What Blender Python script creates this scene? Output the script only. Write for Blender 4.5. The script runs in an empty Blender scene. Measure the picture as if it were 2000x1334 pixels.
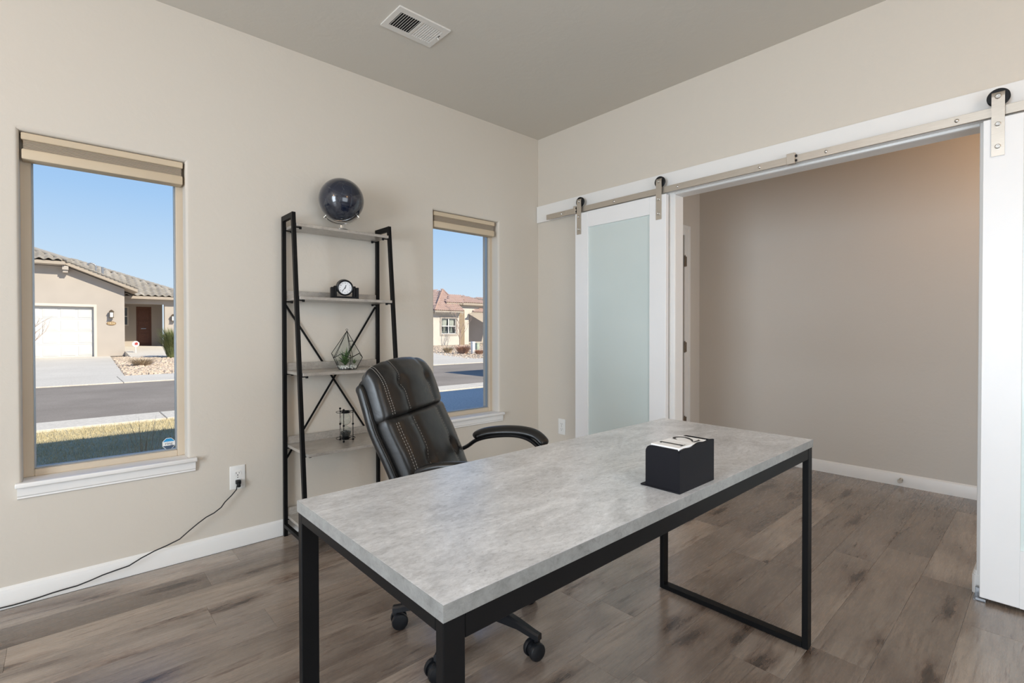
import bpy, bmesh, math, random
from mathutils import Vector, Matrix, noise
random.seed(7)
PI = math.pi
S = bpy.context.scene
COL = S.collection
# ------------------------------------------------------------------ camera
CAM = Vector((-2.95667, -2.92909, 1.14955))
FW = Vector((0.672151020, 0.740343839, -0.010198308))
RT = Vector((0.740372261, -0.672195686, -0.001369285))
UP = Vector((0.007869001, 0.006630178, 0.999947058))
cd = bpy.data.cameras.new('camera'); cam = bpy.data.objects.new('camera', cd); COL.objects.link(cam)
cam.matrix_world = Matrix(((RT.x, UP.x, -FW.x, CAM.x), (RT.y, UP.y, -FW.y, CAM.y), (RT.z, UP.z, -FW.z, CAM.z), (0, 0, 0, 1)))
cd.sensor_width = 36; cd.lens = 36 * 966.09 / 2000; cd.shift_y = -11.28 / 2000
cd.clip_start = 0.03; cd.clip_end = 500
S.camera = cam
# ------------------------------------------------------------------ sky, sun, lights, exposure
W = bpy.data.worlds.new('sky'); S.world = W; W.use_nodes = True
wn = W.node_tree; wn.nodes.clear()
wo = wn.nodes.new('ShaderNodeOutputWorld'); wb = wn.nodes.new('ShaderNodeBackground')
wt = wn.nodes.new('ShaderNodeTexCoord'); ws = wn.nodes.new('ShaderNodeSeparateXYZ'); wr = wn.nodes.new('ShaderNodeValToRGB')
wn.links.new(wt.outputs['Generated'], ws.inputs[0]); wn.links.new(ws.outputs['Z'], wr.inputs[0])
wn.links.new(wr.outputs[0], wb.inputs[0]); wn.links.new(wb.outputs[0], wo.inputs[0])
cr = wr.color_ramp
cr.elements[0].position = 0.0; cr.elements[0].color = (0.76, 0.87, 0.96, 1)
cr.elements[1].position = 1.0; cr.elements[1].color = (0.08, 0.18, 0.46, 1)
for ps, c in ((0.10, (0.62, 0.78, 0.95)), (0.22, (0.40, 0.62, 0.92)), (0.36, (0.25, 0.45, 0.82)), (0.62, (0.15, 0.30, 0.66))):
    e = cr.elements.new(ps); e.color = (*c, 1)
wb.inputs[1].default_value = 1.0
sd = bpy.data.lights.new('sun', 'SUN'); sd.energy = 5.5; sd.angle = 0.009; sd.color = (1, 0.90, 0.74)
so = bpy.data.objects.new('sun', sd); COL.objects.link(so); so.location = (5, -12, 12)
so.rotation_euler = Vector((0.39, -1, 0.78)).to_track_quat('Z', 'Y').to_euler()

def area(name, loc, d, sx, sy, power, color):
    l = bpy.data.lights.new(name, 'AREA'); l.shape = 'RECTANGLE'; l.size = sx; l.size_y = sy; l.energy = power; l.color = color
    o = bpy.data.objects.new(name, l); COL.objects.link(o); o.location = loc
    o.rotation_euler = Vector(d).to_track_quat('-Z', 'Z').to_euler(); return o
area('assumed_rear_window_light', (-2.2, -4.28, 1.25), (0, 1, 0.0), 1.9, 1.4, 35, (0.80, 0.90, 1.0))  # light added for an assumed window behind the camera; that wall is solid
area('assumed_side_window_light', (-6.07, -2.5, 1.30), (1, 0.0, 0.0), 2.2, 1.5, 156, (0.78, 0.89, 1.0))  # light added for an assumed window, no opening; room widened to soften it
def bulb(name, loc, power, color, r=0.12):
    l = bpy.data.lights.new(name, 'POINT'); l.energy = power; l.color = color; l.shadow_soft_size = r
    o = bpy.data.objects.new(name, l); COL.objects.link(o); o.location = loc
bulb('assumed_ceiling_lamp', (-4.3, -1.5, 2.38), 12, (1.0, 0.55, 0.26))  # unseen lamp assumed from the warm glow at upper left; no fixture built
bulb('assumed_ceiling_lamp', (-1.5, -3.9, 2.38), 12, (1.0, 0.60, 0.28))  # second assumed lamp, out of view, warming the upper right wall
bulb('assumed_hall_lamp', (1.0, -3.10, 2.30), 9, (1.0, 0.52, 0.18))  # assumed lamp out of view in the hall, for its warm upper wall
area('hall_cool_fill', (0.9, -5.35, 1.4), (0, 1, 0), 1.0, 1.6, 24, (0.86, 0.93, 1.0))  # added cool fill to brighten the hall; no window is built there
S.view_settings.view_transform = 'Standard'; S.view_settings.look = 'None'
S.view_settings.exposure = 0.0; S.view_settings.gamma = 1.0
try: S.view_settings.use_curve_mapping = False
except Exception: pass
S.cycles.max_bounces = 10; S.cycles.diffuse_bounces = 6; S.cycles.transparent_max_bounces = 16
S.cycles.sample_clamp_indirect = 6.0
S.cycles.caustics_reflective = False; S.cycles.caustics_refractive = False

# ------------------------------------------------------------------ helpers: objects
def props(o, label=None, cat=None, group=None, kind=None):
    for k, v in (('label', label), ('category', cat), ('group', group), ('kind', kind)):
        if v: o[k] = v
    return o
def empty(name, loc=(0, 0, 0), rz=0.0, label=None, cat=None, group=None, rot=None):
    o = bpy.data.objects.new(name, None); COL.objects.link(o); o.location = loc
    o.rotation_euler = rot if rot else (0, 0, rz); o.empty_display_size = 0.1
    return props(o, label, cat, group)
def obj(name, me, mat=None, parent=None, smooth=None, **k):
    if isinstance(me, bmesh.types.BMesh):
        bm = me; me = bpy.data.meshes.new(name)
        bmesh.ops.recalc_face_normals(bm, faces=bm.faces) if not k.pop('keep', False) else None
        bm.to_mesh(me); bm.free()
    else: k.pop('keep', None)
    if mat is not None and not me.materials: me.materials.append(mat)
    if smooth is not None:
        for p in me.polygons: p.use_smooth = True
        try: me.set_sharp_from_angle(angle=math.radians(smooth))
        except Exception: pass
    o = bpy.data.objects.new(name, me); COL.objects.link(o)
    if parent: o.parent = parent
    return props(o, **k)
def NB(): return bmesh.new()
def bx(bm, lo, hi, bev=0.0, seg=1, M=None):
    lo = Vector(lo); hi = Vector(hi)
    r = bmesh.ops.create_cube(bm, size=1.0); vs = r['verts']
    for v in vs: v.co = Vector(((v.co.x + .5) * (hi.x - lo.x) + lo.x, (v.co.y + .5) * (hi.y - lo.y) + lo.y, (v.co.z + .5) * (hi.z - lo.z) + lo.z))
    if bev > 0:
        es = list({e for v in vs for e in v.link_edges})
        g = bmesh.ops.bevel(bm, geom=es, offset=bev, segments=seg, affect='EDGES', profile=0.5)
        vs = list({v for f in g['faces'] for v in f.verts} | {v for v in vs if v.is_valid})
    if M is not None: bmesh.ops.transform(bm, matrix=M, verts=vs)
    return vs
def box(name, lo, hi, mat, parent=None, bev=0.0, seg=1, **k):
    bm = NB(); bx(bm, lo, hi, bev, seg); return obj(name, bm, mat, parent, smooth=(40 if bev and seg > 1 else None), **k)
def cyl(bm, a, b, r1, r2=None, n=16, caps=True):
    a = Vector(a); b = Vector(b); r2 = r1 if r2 is None else r2
    d = b - a; q = d.to_track_quat('Z', 'Y').to_matrix().to_4x4()
    g = bmesh.ops.create_cone(bm, cap_ends=caps, segments=n, radius1=r1, radius2=r2, depth=d.length)
    bmesh.ops.transform(bm, matrix=Matrix.Translation((a + b) / 2) @ q, verts=g['verts']); return g['verts']
def ball(bm, c, r, u=16, v=10, sc=(1, 1, 1)):
    g = bmesh.ops.create_uvsphere(bm, u_segments=u, v_segments=v, radius=r)
    bmesh.ops.transform(bm, matrix=Matrix.Translation(c) @ Matrix.Diagonal((*sc, 1)), verts=g['verts']); return g['verts']
def lathe(bm, prof, c=(0, 0, 0), n=24, M=None):
    c = Vector(c); rings = []
    for r, z in prof:
        rings.append([bm.verts.new(c + Vector((r * math.cos(2 * PI * i / n), r * math.sin(2 * PI * i / n), z))) for i in range(n)] if r > 1e-6 else [bm.verts.new(c + Vector((0, 0, z)))])
    for A, B in zip(rings, rings[1:]):
        for i in range(n):
            j = (i + 1) % n
            if len(A) == 1 and len(B) == 1: continue
            if len(A) == 1: bm.faces.new((A[0], B[i], B[j]))
            elif len(B) == 1: bm.faces.new((A[i], A[j], B[0]))
            else: bm.faces.new((A[i], A[j], B[j], B[i]))
    if M is not None: bmesh.ops.transform(bm, matrix=M, verts=[v for R_ in rings for v in R_])
def tube(bm, pts, r, n=8, caps=True, flat=None):
    pts = [Vector(p) for p in pts]; rings = []; up = Vector((0, 0, 1)); prev = None
    for i, p in enumerate(pts):
        t = (pts[min(i + 1, len(pts) - 1)] - pts[max(i - 1, 0)]).normalized()
        if prev is None:
            a = t.cross(up); a = t.cross(Vector((1, 0, 0))) if a.length < 1e-3 else a; a.normalize()
        else:
            a = (prev - t * prev.dot(t)).normalized()
        prev = a; b = t.cross(a)
        rr = r[i] if isinstance(r, (list, tuple)) else r
        ra, rb = (rr, rr) if flat is None else (rr * flat[0], rr * flat[1])
        rings.append([bm.verts.new(p + a * ra * math.cos(2 * PI * k / n) + b * rb * math.sin(2 * PI * k / n)) for k in range(n)])
    for A, B in zip(rings, rings[1:]):
        for k in range(n): bm.faces.new((A[k], A[(k + 1) % n], B[(k + 1) % n], B[k]))
    if caps: bm.faces.new(rings[0]); bm.faces.new(rings[-1])
def bar(bm, a, b, w, h, side=(0, 1, 0), bev=0.0):
    """a square bar from a to b, w along `side`, h across"""
    a = Vector(a); b = Vector(b); t = (b - a).normalized(); s = Vector(side); s = (s - t * s.dot(t)).normalized(); q = t.cross(s)
    M = Matrix(((t.x, s.x, q.x, a.x), (t.y, s.y, q.y, a.y), (t.z, s.z, q.z, a.z), (0, 0, 0, 1)))
    bx(bm, (0, -w / 2, -h / 2), ((b - a).length, w / 2, h / 2), bev, 1, M)
def prism(bm, pts, axis, lo, hi):
    """extrude a 2-D outline along an axis (0,1,2) from lo to hi"""
    def P(p, t):
        q = list(p); q.insert(axis, t); return Vector(q)
    A = [bm.verts.new(P(p, lo)) for p in pts]; B = [bm.verts.new(P(p, hi)) for p in pts]; n = len(pts)
    bm.faces.new(A); bm.faces.new(B[::-1])
    for i in range(n): bm.faces.new((A[i], B[i], B[(i + 1) % n], A[(i + 1) % n]))
def panel_with_holes(axis, c0, c1, us, vs, holes, bev=0.0, seg=4):
    """a slab whose large faces are spanned by u and v, with rectangular holes; axis 1: u=x, v=z; axis 0: u=y, v=z; c0 is the room side"""
    bm = NB(); V = {}
    def mk(u, v, c):
        k = (u, v, c)
        if k not in V: V[k] = bm.verts.new((u, c, v) if axis == 1 else (c, u, v) if axis == 0 else (u, v, c))
        return V[k]
    def hole(i, j): 
        cu = (us[i] + us[i + 1]) / 2; cv = (vs[j] + vs[j + 1]) / 2
        return any(h[0] < cu < h[1] and h[2] < cv < h[3] for h in holes) or i < 0 or j < 0
    nu = len(us) - 1; nv = len(vs) - 1; reveal = []
    for i in range(nu):
        for j in range(nv):
            if hole(i, j): continue
            q = [(us[i], vs[j]), (us[i + 1], vs[j]), (us[i + 1], vs[j + 1]), (us[i], vs[j + 1])]
            bm.faces.new([mk(a, b, c0) for a, b in q]); bm.faces.new([mk(a, b, c1) for a, b in q[::-1]])
            for k, (di, dj) in enumerate(((0, -1), (1, 0), (0, 1), (-1, 0))):
                ii, jj = i + di, j + dj; out = not (0 <= ii < nu and 0 <= jj < nv)
                if out or hole(ii, jj):
                    a, b = q[k], q[(k + 1) % 4]
                    bm.faces.new((mk(*a, c0), mk(*b, c0), mk(*b, c1), mk(*a, c1)))
                    if not out: reveal.append((mk(*a, c0), mk(*b, c0)))
    if bev:
        es = [bm.edges.get(p) for p in reveal]
        bmesh.ops.bevel(bm, geom=[e for e in es if e], offset=bev, segments=seg, affect='EDGES', profile=0.5)
    return bm
def text_mesh(txt, size, ext=0.0005, align='CENTER'):
    c = bpy.data.curves.new('lettering', 'FONT'); c.body = txt; c.size = size; c.extrude = ext; c.align_x = align; c.align_y = 'CENTER'; c.resolution_u = 3
    o = bpy.data.objects.new('lettering', c); COL.objects.link(o); bpy.context.view_layer.update()
    me = bpy.data.meshes.new_from_object(o.evaluated_get(bpy.context.evaluated_depsgraph_get()))
    bpy.data.objects.remove(o); return me
def ray(px, py): return (FW + RT * ((px - 1000) / 966.09) - UP * ((py - 655.72) / 966.09))
def at(px, py, Y):
    d = ray(px, py); return CAM + d * ((Y - CAM.y) / d.y)
def hit(px, py, p0, n):
    d = ray(px, py); n = Vector(n); return CAM + d * ((Vector(p0) - CAM).dot(n) / d.dot(n))

# ------------------------------------------------------------------ helpers: materials
class NT:
    def __init__(s, name):
        s.m = bpy.data.materials.new(name); s.m.use_nodes = True; s.t = s.m.node_tree; s.b = s.t.nodes['Principled BSDF']; s.out = s.t.nodes['Material Output']
    def n(s, kind, **k):
        q = s.t.nodes.new(kind)
        for a, v in k.items():
            if a.startswith('i_'):
                a = a[2:]; q.inputs[int(a) if a.isdigit() else a.replace('_', ' ')].default_value = v
            else: setattr(q, a, v)
        return q
    def l(s, a, b): s.t.links.new(a, b); return b.node
    def ramp(s, f, stops):
        r = s.n('ShaderNodeValToRGB'); e = r.color_ramp.elements
        while len(e) < len(stops): e.new(0.5)
        for q, (p, c) in zip(e, stops): q.position = p; q.color = (*c, 1) if len(c) == 3 else c
        s.l(f, r.inputs[0]); return r.outputs[0]
    def mix(s, f, a, b, mode='MIX'):
        m = s.n('ShaderNodeMix', data_type='RGBA', blend_type=mode)
        for sock, v in ((m.inputs[0], f), (m.inputs[6], a), (m.inputs[7], b)):
            if hasattr(v, 'links'): s.l(v, sock)
            else: sock.default_value = v if isinstance(v, (float, int)) else (*v, 1)
        return m.outputs[2]
    def math(s, op, a, b=0.0):
        m = s.n('ShaderNodeMath', operation=op)
        for sock, v in ((m.inputs[0], a), (m.inputs[1], b)):
            if hasattr(v, 'links'): s.l(v, sock)
            else: sock.default_value = v
        return m.outputs[0]
    def bump(s, h, strength=0.2, dist=0.002):
        b = s.n('ShaderNodeBump'); b.inputs['Strength'].default_value = strength; b.inputs['Distance'].default_value = dist
        s.l(h, b.inputs['Height']); s.l(b.outputs[0], s.b.inputs['Normal'])
    def coords(s, scale=(1, 1, 1), kind='Object', loc=None):
        t = s.n('ShaderNodeTexCoord'); m = s.n('ShaderNodeMapping'); m.inputs['Scale'].default_value = scale
        s.l(t.outputs[kind], m.inputs[0])
        if loc is not None: s.l(loc, m.inputs['Location'])
        return m.outputs[0]
    def noise(s, vec, scale, detail=4, rough=0.5, dist=0.0):
        q = s.n('ShaderNodeTexNoise'); q.inputs['Scale'].default_value = scale; q.inputs['Detail'].default_value = detail
        q.inputs['Roughness'].default_value = rough; q.inputs['Distortion'].default_value = dist; s.l(vec, q.inputs['Vector']); return q.outputs['Fac']
def mat(name, col, rough=0.5, metal=0.0, vary=0.05, vscale=6.0, bump=0.0, bscale=200.0, spec=None, coat=0.0, aniso=0.0):
    """plain painted / plastic / metal stuff with a little tonal variation and relief"""
    t = NT(name); v = t.coords()
    f = t.noise(v, vscale, 3)
    a = tuple(max(0, c * (1 - vary)) for c in col); b = tuple(min(1, c * (1 + vary)) for c in col)
    t.l(t.ramp(f, ((0.3, a), (0.7, b))), t.b.inputs['Base Color'])
    t.b.inputs['Roughness'].default_value = rough; t.b.inputs['Metallic'].default_value = metal
    if spec is not None: t.b.inputs['Specular IOR Level'].default_value = spec
    if coat: t.b.inputs['Coat Weight'].default_value = coat; t.b.inputs['Coat Roughness'].default_value = 0.08
    if bump: t.bump(t.noise(v, bscale, 3), bump, 0.001)
    return t.m
def emit(name, col, s):
    t = NT(name); t.b.inputs['Base Color'].default_value = (*col, 1); t.b.inputs['Emission Color'].default_value = (*col, 1); t.b.inputs['Emission Strength'].default_value = s; return t.m

def wall_paint(name, col):
    t = NT(name); v = t.coords()
    f = t.noise(v, 1.3, 3); a = tuple(c * 0.985 for c in col)
    t.l(t.ramp(f, ((0.3, a), (0.7, col))), t.b.inputs['Base Color'])
    n1 = t.noise(v, 38, 3, 0.55, 0.6); n2 = t.noise(v, 9, 4, 0.6, 1.2)
    t.bump(t.math('ADD', t.math('MULTIPLY', n1, 0.45), n2), 0.22, 0.006)
    t.b.inputs['Roughness'].default_value = 0.62; t.b.inputs['Specular IOR Level'].default_value = 0.3
    return t.m
M_WALL = wall_paint('wall_paint', (0.650, 0.600, 0.528))
M_CEIL = wall_paint('ceiling_paint', (0.635, 0.600, 0.540))
M_HALLWALL = wall_paint('hall_wall_paint', (0.640, 0.602, 0.550))
M_TRIM = mat('white_trim_paint', (0.82, 0.81, 0.79), 0.35, vary=0.01, bump=0.02, bscale=90)
M_DOOR = mat('white_door_paint', (0.86, 0.86, 0.86), 0.35, vary=0.008)
M_VINYL = mat('tan_vinyl', (0.60, 0.50, 0.38), 0.45, vary=0.02)
M_BLIND = mat('beige_blind_metal', (0.60, 0.49, 0.35), 0.5, vary=0.03)
def fabric_mat():
    t = NT('blind_fabric'); v = t.coords((1, 1, 1)); w = t.n('ShaderNodeTexWave', wave_type='BANDS', bands_direction='Z'); w.inputs['Scale'].default_value = 60; w.inputs['Distortion'].default_value = 0.4
    t.l(v, w.inputs['Vector']); t.l(t.ramp(w.outputs['Fac'], ((0, (0.33, 0.27, 0.20)), (1, (0.42, 0.35, 0.27)))), t.b.inputs['Base Color']); t.b.inputs['Roughness'].default_value = 0.9; return t.m
M_PLEAT = fabric_mat()
def glass_pane_mat(name, tint=(1, 1, 1), gloss=0.06):
    t = NT(name); t.t.nodes.remove(t.b)
    tr = t.n('ShaderNodeBsdfTransparent'); tr.inputs[0].default_value = (*tint, 1)
    gl = t.n('ShaderNodeBsdfGlossy'); gl.inputs['Roughness'].default_value = 0.02
    fr = t.n('ShaderNodeFresnel'); fr.inputs[0].default_value = 1.45
    mx = t.n('ShaderNodeMixShader'); ge = t.n('ShaderNodeNewGeometry'); t.l(t.math('MULTIPLY', t.math('MULTIPLY', fr.outputs[0], gloss / 0.04), t.math('SUBTRACT', 1.0, ge.outputs['Backfacing'])), mx.inputs[0]); t.l(tr.outputs[0], mx.inputs[1]); t.l(gl.outputs[0], mx.inputs[2]); t.l(mx.outputs[0], t.out.inputs[0])
    return t.m
M_GLASS = glass_pane_mat('window_glass', (0.97, 0.985, 0.99), 0.0)
M_THINGLASS = glass_pane_mat('thin_clear_glass', (0.965, 0.98, 0.975), 0.06)
def frosted():
    t = NT('frosted_glass'); t.b.inputs['Base Color'].default_value = (0.62, 0.70, 0.68, 1); t.b.inputs['Roughness'].default_value = 0.28
    t.l(t.ramp(t.noise(t.coords(), 2.0, 2), ((0.3, (0.61, 0.69, 0.672)), (0.7, (0.64, 0.715, 0.70)))), t.b.inputs['Base Color'])
    t.b.inputs['Coat Weight'].default_value = 0.25; t.b.inputs['Coat Roughness'].default_value = 0.12; return t.m
M_FROST = frosted()
def nickel():
    t = NT('brushed_nickel'); v = t.coords((3, 3, 160)); f = t.noise(v, 6, 4)
    t.l(t.ramp(f, ((0.3, (0.55, 0.50, 0.44)), (0.7, (0.66, 0.61, 0.54)))), t.b.inputs['Base Color']); t.b.inputs['Metallic'].default_value = 0.85; t.b.inputs['Roughness'].default_value = 0.38
    t.bump(f, 0.06, 0.0005); return t.m
M_NICKEL = nickel()
M_CHROME = mat('bright_metal', (0.75, 0.74, 0.72), 0.15, 1.0, 0.02)
M_BLACKMETAL = mat('black_powder_coat', (0.005, 0.005, 0.0055), 0.45, 0.0, 0.15, bump=0.05, bscale=500, spec=0.14)
M_BLACKPL = mat('black_plastic', (0.007, 0.008, 0.010), 0.36, 0.0, 0.15, spec=0.3)
M_BLACKRUB = mat('black_rubber', (0.012, 0.012, 0.013), 0.6)
M_WHITEPL = mat('white_plastic', (0.82, 0.82, 0.80), 0.3, vary=0.01)
M_DARK = mat('dark_slot', (0.01, 0.01, 0.01), 0.8)
M_STEEL = mat('grey_steel', (0.33, 0.34, 0.36), 0.4, 0.7)

def plank_mat():
    t = NT('oak_vinyl_plank'); tc = t.n('ShaderNodeTexCoord'); oi = t.n('ShaderNodeObjectInfo')
    cb = t.n('ShaderNodeCombineXYZ'); r = oi.outputs['Random']
    t.l(t.math('MULTIPLY', r, 37.0), cb.inputs[0]); t.l(t.math('MULTIPLY', r, 91.0), cb.inputs[1]); t.l(t.math('MULTIPLY', r, 13.0), cb.inputs[2])
    def mp(sc):
        m = t.n('ShaderNodeMapping'); m.inputs['Scale'].default_value = sc; t.l(tc.outputs['Object'], m.inputs[0]); t.l(cb.outputs[0], m.inputs['Location']); return m.outputs[0]
    base = t.ramp(r, ((0.0, (0.175, 0.136, 0.108)), (0.3, (0.240, 0.192, 0.154)), (0.55, (0.325, 0.270, 0.222)), (0.8, (0.205, 0.166, 0.138)), (1.0, (0.285, 0.232, 0.190))))
    big = t.noise(mp((0.9, 3.2, 1)), 1.6, 3, 0.5, 0.6)
    tone = t.ramp(big, ((0.28, (0.66, 0.62, 0.61)), (0.5, (1, 1, 1)), (0.72, (1.22, 1.19, 1.16))))
    c = t.mix(1.0, base, tone, 'MULTIPLY')
    streak = t.noise(mp((1.6, 26, 1)), 2.4, 6, 0.7, 0.7)
    c = t.mix(0.85, c, t.ramp(streak, ((0.28, (0.58, 0.53, 0.51)), (0.5, (1, 1, 1)), (0.75, (1.2, 1.18, 1.17)))), 'MULTIPLY')
    w = t.n('ShaderNodeTexWave', wave_type='RINGS', rings_direction='Y'); w.inputs['Scale'].default_value = 1.5; w.inputs['Distortion'].default_value = 7.0; w.inputs['Detail'].default_value = 2.0; w.inputs['Detail Scale'].default_value = 0.8
    t.l(mp((0.5, 5.5, 1)), w.inputs['Vector'])
    msk = t.ramp(t.noise(mp((0.8, 2.5, 1)), 1.5, 2), ((0.48, (0, 0, 0)), (0.62, (1, 1, 1))))
    rings = t.mix(msk, (1, 1, 1), t.ramp(w.outputs['Fac'], ((0.0, (0.76, 0.72, 0.70)), (0.5, (1.03, 1.03, 1.03)), (1.0, (1.18, 1.18, 1.18)))))
    c = t.mix(0.8, c, rings, 'MULTIPLY')
    grain = t.noise(mp((5, 95, 1)), 3.0, 5, 0.75)
    c = t.mix(0.85, c, t.ramp(grain, ((0.3, (0.76, 0.74, 0.73)), (0.52, (1, 1, 1)), (0.74, (1.34, 1.34, 1.35)))), 'MULTIPLY')
    vo = t.n('ShaderNodeTexVoronoi', voronoi_dimensions='2D'); vo.inputs['Scale'].default_value = 1.0; t.l(mp((1.25, 4.6, 1)), vo.inputs['Vector'])
    dd = t.math('ADD', vo.outputs['Distance'], t.math('MULTIPLY', t.math('SUBTRACT', t.noise(mp((3, 12, 1)), 2.0, 5, 0.65), 0.50), 0.62))
    c = t.mix(1.0, c, t.ramp(dd, ((0.0, (0.16, 0.12, 0.10)), (0.05, (0.42, 0.34, 0.30)), (0.13, (0.80, 0.75, 0.72)), (0.24, (1, 1, 1)))), 'MULTIPLY')
    crack = t.noise(mp((1.6, 16, 1)), 2.4, 4, 0.55, 1.2)
    c = t.mix(0.8, c, t.ramp(crack, ((0.0, (1, 1, 1)), (0.625, (1, 1, 1)), (0.68, (0.58, 0.50, 0.47)), (0.74, (0.40, 0.33, 0.30)))), 'MULTIPLY')
    t.l(c, t.b.inputs['Base Color'])
    t.l(t.ramp(grain, ((0.3, (0.30, 0.30, 0.30)), (0.7, (0.22, 0.22, 0.22)))), t.b.inputs['Roughness'])
    t.b.inputs['Specular IOR Level'].default_value = 0.95; t.b.inputs['Coat Weight'].default_value = 0.2; t.b.inputs['Coat Roughness'].default_value = 0.2
    t.bump(t.math('ADD', t.math('MULTIPLY', grain, 0.5), streak), 0.12, 0.0012); return t.m
M_PLANK = plank_mat()
def concrete_laminate(name, lo, hi, st=1.8):
    t = NT(name); v = t.coords((1, st, st))
    n1 = t.noise(v, 4.2, 8, 0.74, 0.7); n2 = t.noise(v, 55, 6, 0.8, 0.5); n3 = t.noise(t.coords((5, 5 * st * 1.6, 5 * st * 1.6)), 7, 6, 0.75, 1.0)
    c = t.ramp(n1, ((0.34, lo), (0.66, hi)))
    c = t.mix(1.0, c, t.ramp(n2, ((0.34, (0.80, 0.80, 0.80)), (0.5, (1, 1, 1)), (0.66, (1.15, 1.15, 1.15)))), 'MULTIPLY')
    c = t.mix(1.0, c, t.ramp(n3, ((0.33, (0.66, 0.66, 0.67)), (0.43, (1, 1, 1)), (0.58, (1.0, 1.0, 1.0)), (0.68, (1.20, 1.20, 1.20)))), 'MULTIPLY')
    t.l(c, t.b.inputs['Base Color']); t.b.inputs['Roughness'].default_value = 0.32; t.b.inputs['Specular IOR Level'].default_value = 0.85; t.b.inputs['Coat Weight'].default_value = 0.35; t.b.inputs['Coat Roughness'].default_value = 0.25
    t.bump(n2, 0.03, 0.0006); return t.m
M_EDGE = concrete_laminate('edge_laminate', (0.17, 0.175, 0.17), (0.28, 0.285, 0.28), 1.0)
M_DESKTOP = concrete_laminate('concrete_laminate', (0.44, 0.448, 0.462), (0.76, 0.775, 0.80))
M_SHELF = concrete_laminate('shelf_laminate', (0.30, 0.275, 0.245), (0.45, 0.415, 0.375))
def leather():
    t = NT('black_leather'); v = t.coords()
    f = t.noise(v, 5, 4)
    t.l(t.ramp(f, ((0.3, (0.008, 0.0078, 0.0078)), (0.7, (0.0125, 0.0118, 0.0115)))), t.b.inputs['Base Color'])
    t.l(t.ramp(t.noise(v, 14, 3), ((0.3, (0.27, 0.27, 0.27)), (0.7, (0.37, 0.37, 0.37)))), t.b.inputs['Roughness'])
    vo = t.n('ShaderNodeTexVoronoi'); vo.inputs['Scale'].default_value = 420; t.l(v, vo.inputs['Vector'])
    wr_ = t.noise(t.coords((1, 1, 2.2)), 16, 3, 0.5, 0.8)
    t.bump(t.math('ADD', t.math('MULTIPLY', vo.outputs['Distance'], 0.12), t.math('MULTIPLY', wr_, 1.2)), 0.15, 0.004)
    t.b.inputs['Specular IOR Level'].default_value = 0.42; return t.m
M_LEATHER = leather()
M_STITCH = mat('pale_thread', (0.38, 0.36, 0.33), 0.8)

# ================================================================== SETTING: the room
XL_, YB_, CZ, WT = -6.2, -4.4, 2.743, 0.145      # left wall (set out to even the light), rear wall, ceiling height, wall thickness
W1 = (-3.088, -2.498); W2 = (-1.032, -0.437); WZ = (0.50, 1.996)
OPY = (-2.70, -1.258); OPZ = 2.033; HX = 1.617; HY = -0.597; HYB = -5.6
bm = panel_with_holes(1, 0.0, WT, [XL_, W1[0], W1[1], W2[0], W2[1], 1.9], [-0.1, WZ[0], WZ[1], CZ + 0.02],
                      [(W1[0], W1[1], *WZ), (W2[0], W2[1], *WZ)], bev=0.018)
obj('wall_back', bm, M_WALL, smooth=35, kind='structure', label='greige wall with the two tall windows behind the shelf')
bm = panel_with_holes(0, 0.0, 0.09, [YB_, OPY[0], OPY[1], 0.0], [-0.02, OPZ, CZ + 0.02], [(OPY[0], OPY[1], -1, OPZ)])
obj('wall_right', bm, M_WALL, kind='structure', label='greige wall holding the wide doorway and the barn door track')
box('wall_left', (XL_ - 0.12, YB_ - 0.12, -0.02), (XL_, 0.145, CZ + 0.02), M_WALL, kind='structure')
box('wall_front', (XL_, YB_ - 0.12, -0.02), (0.09, YB_, CZ + 0.02), M_WALL, kind='structure')
bm = NB(); bx(bm, (XL_ - 0.12, YB_ - 0.12, CZ), (0.09, WT, CZ + 0.12)); obj('ceiling', bm, M_CEIL, kind='structure', label='flat grey-beige ceiling')
# hall beyond the doorway
box('ceiling_hall', (0.09, HYB - 0.1, CZ), (HX + 0.12, WT, CZ + 0.12), M_CEIL, kind='structure')
bm = NB(); bx(bm, (HX, HYB - 0.1, -0.02), (HX + 0.12, HY + 0.1, CZ + 0.02)); obj('wall_hall', bm, M_HALLWALL, kind='structure', label='brownish-lit wall of the hall seen through the doorway')
HD = (0.42, 1.319, 2.031)   # door in the end wall of the hall
bm = panel_with_holes(1, HY, HY + 0.1, [0.09, HD[0], HD[1], HX + 0.1], [-0.02, HD[2], CZ + 0.02], [(HD[0], HD[1], -1, HD[2])])
obj('wall_hall_end', bm, M_HALLWALL, kind='structure')
box('wall_hall_front', (0.09, HYB - 0.12, -0.02), (HX + 0.12, HYB, CZ + 0.02), M_HALLWALL, kind='structure')
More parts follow.
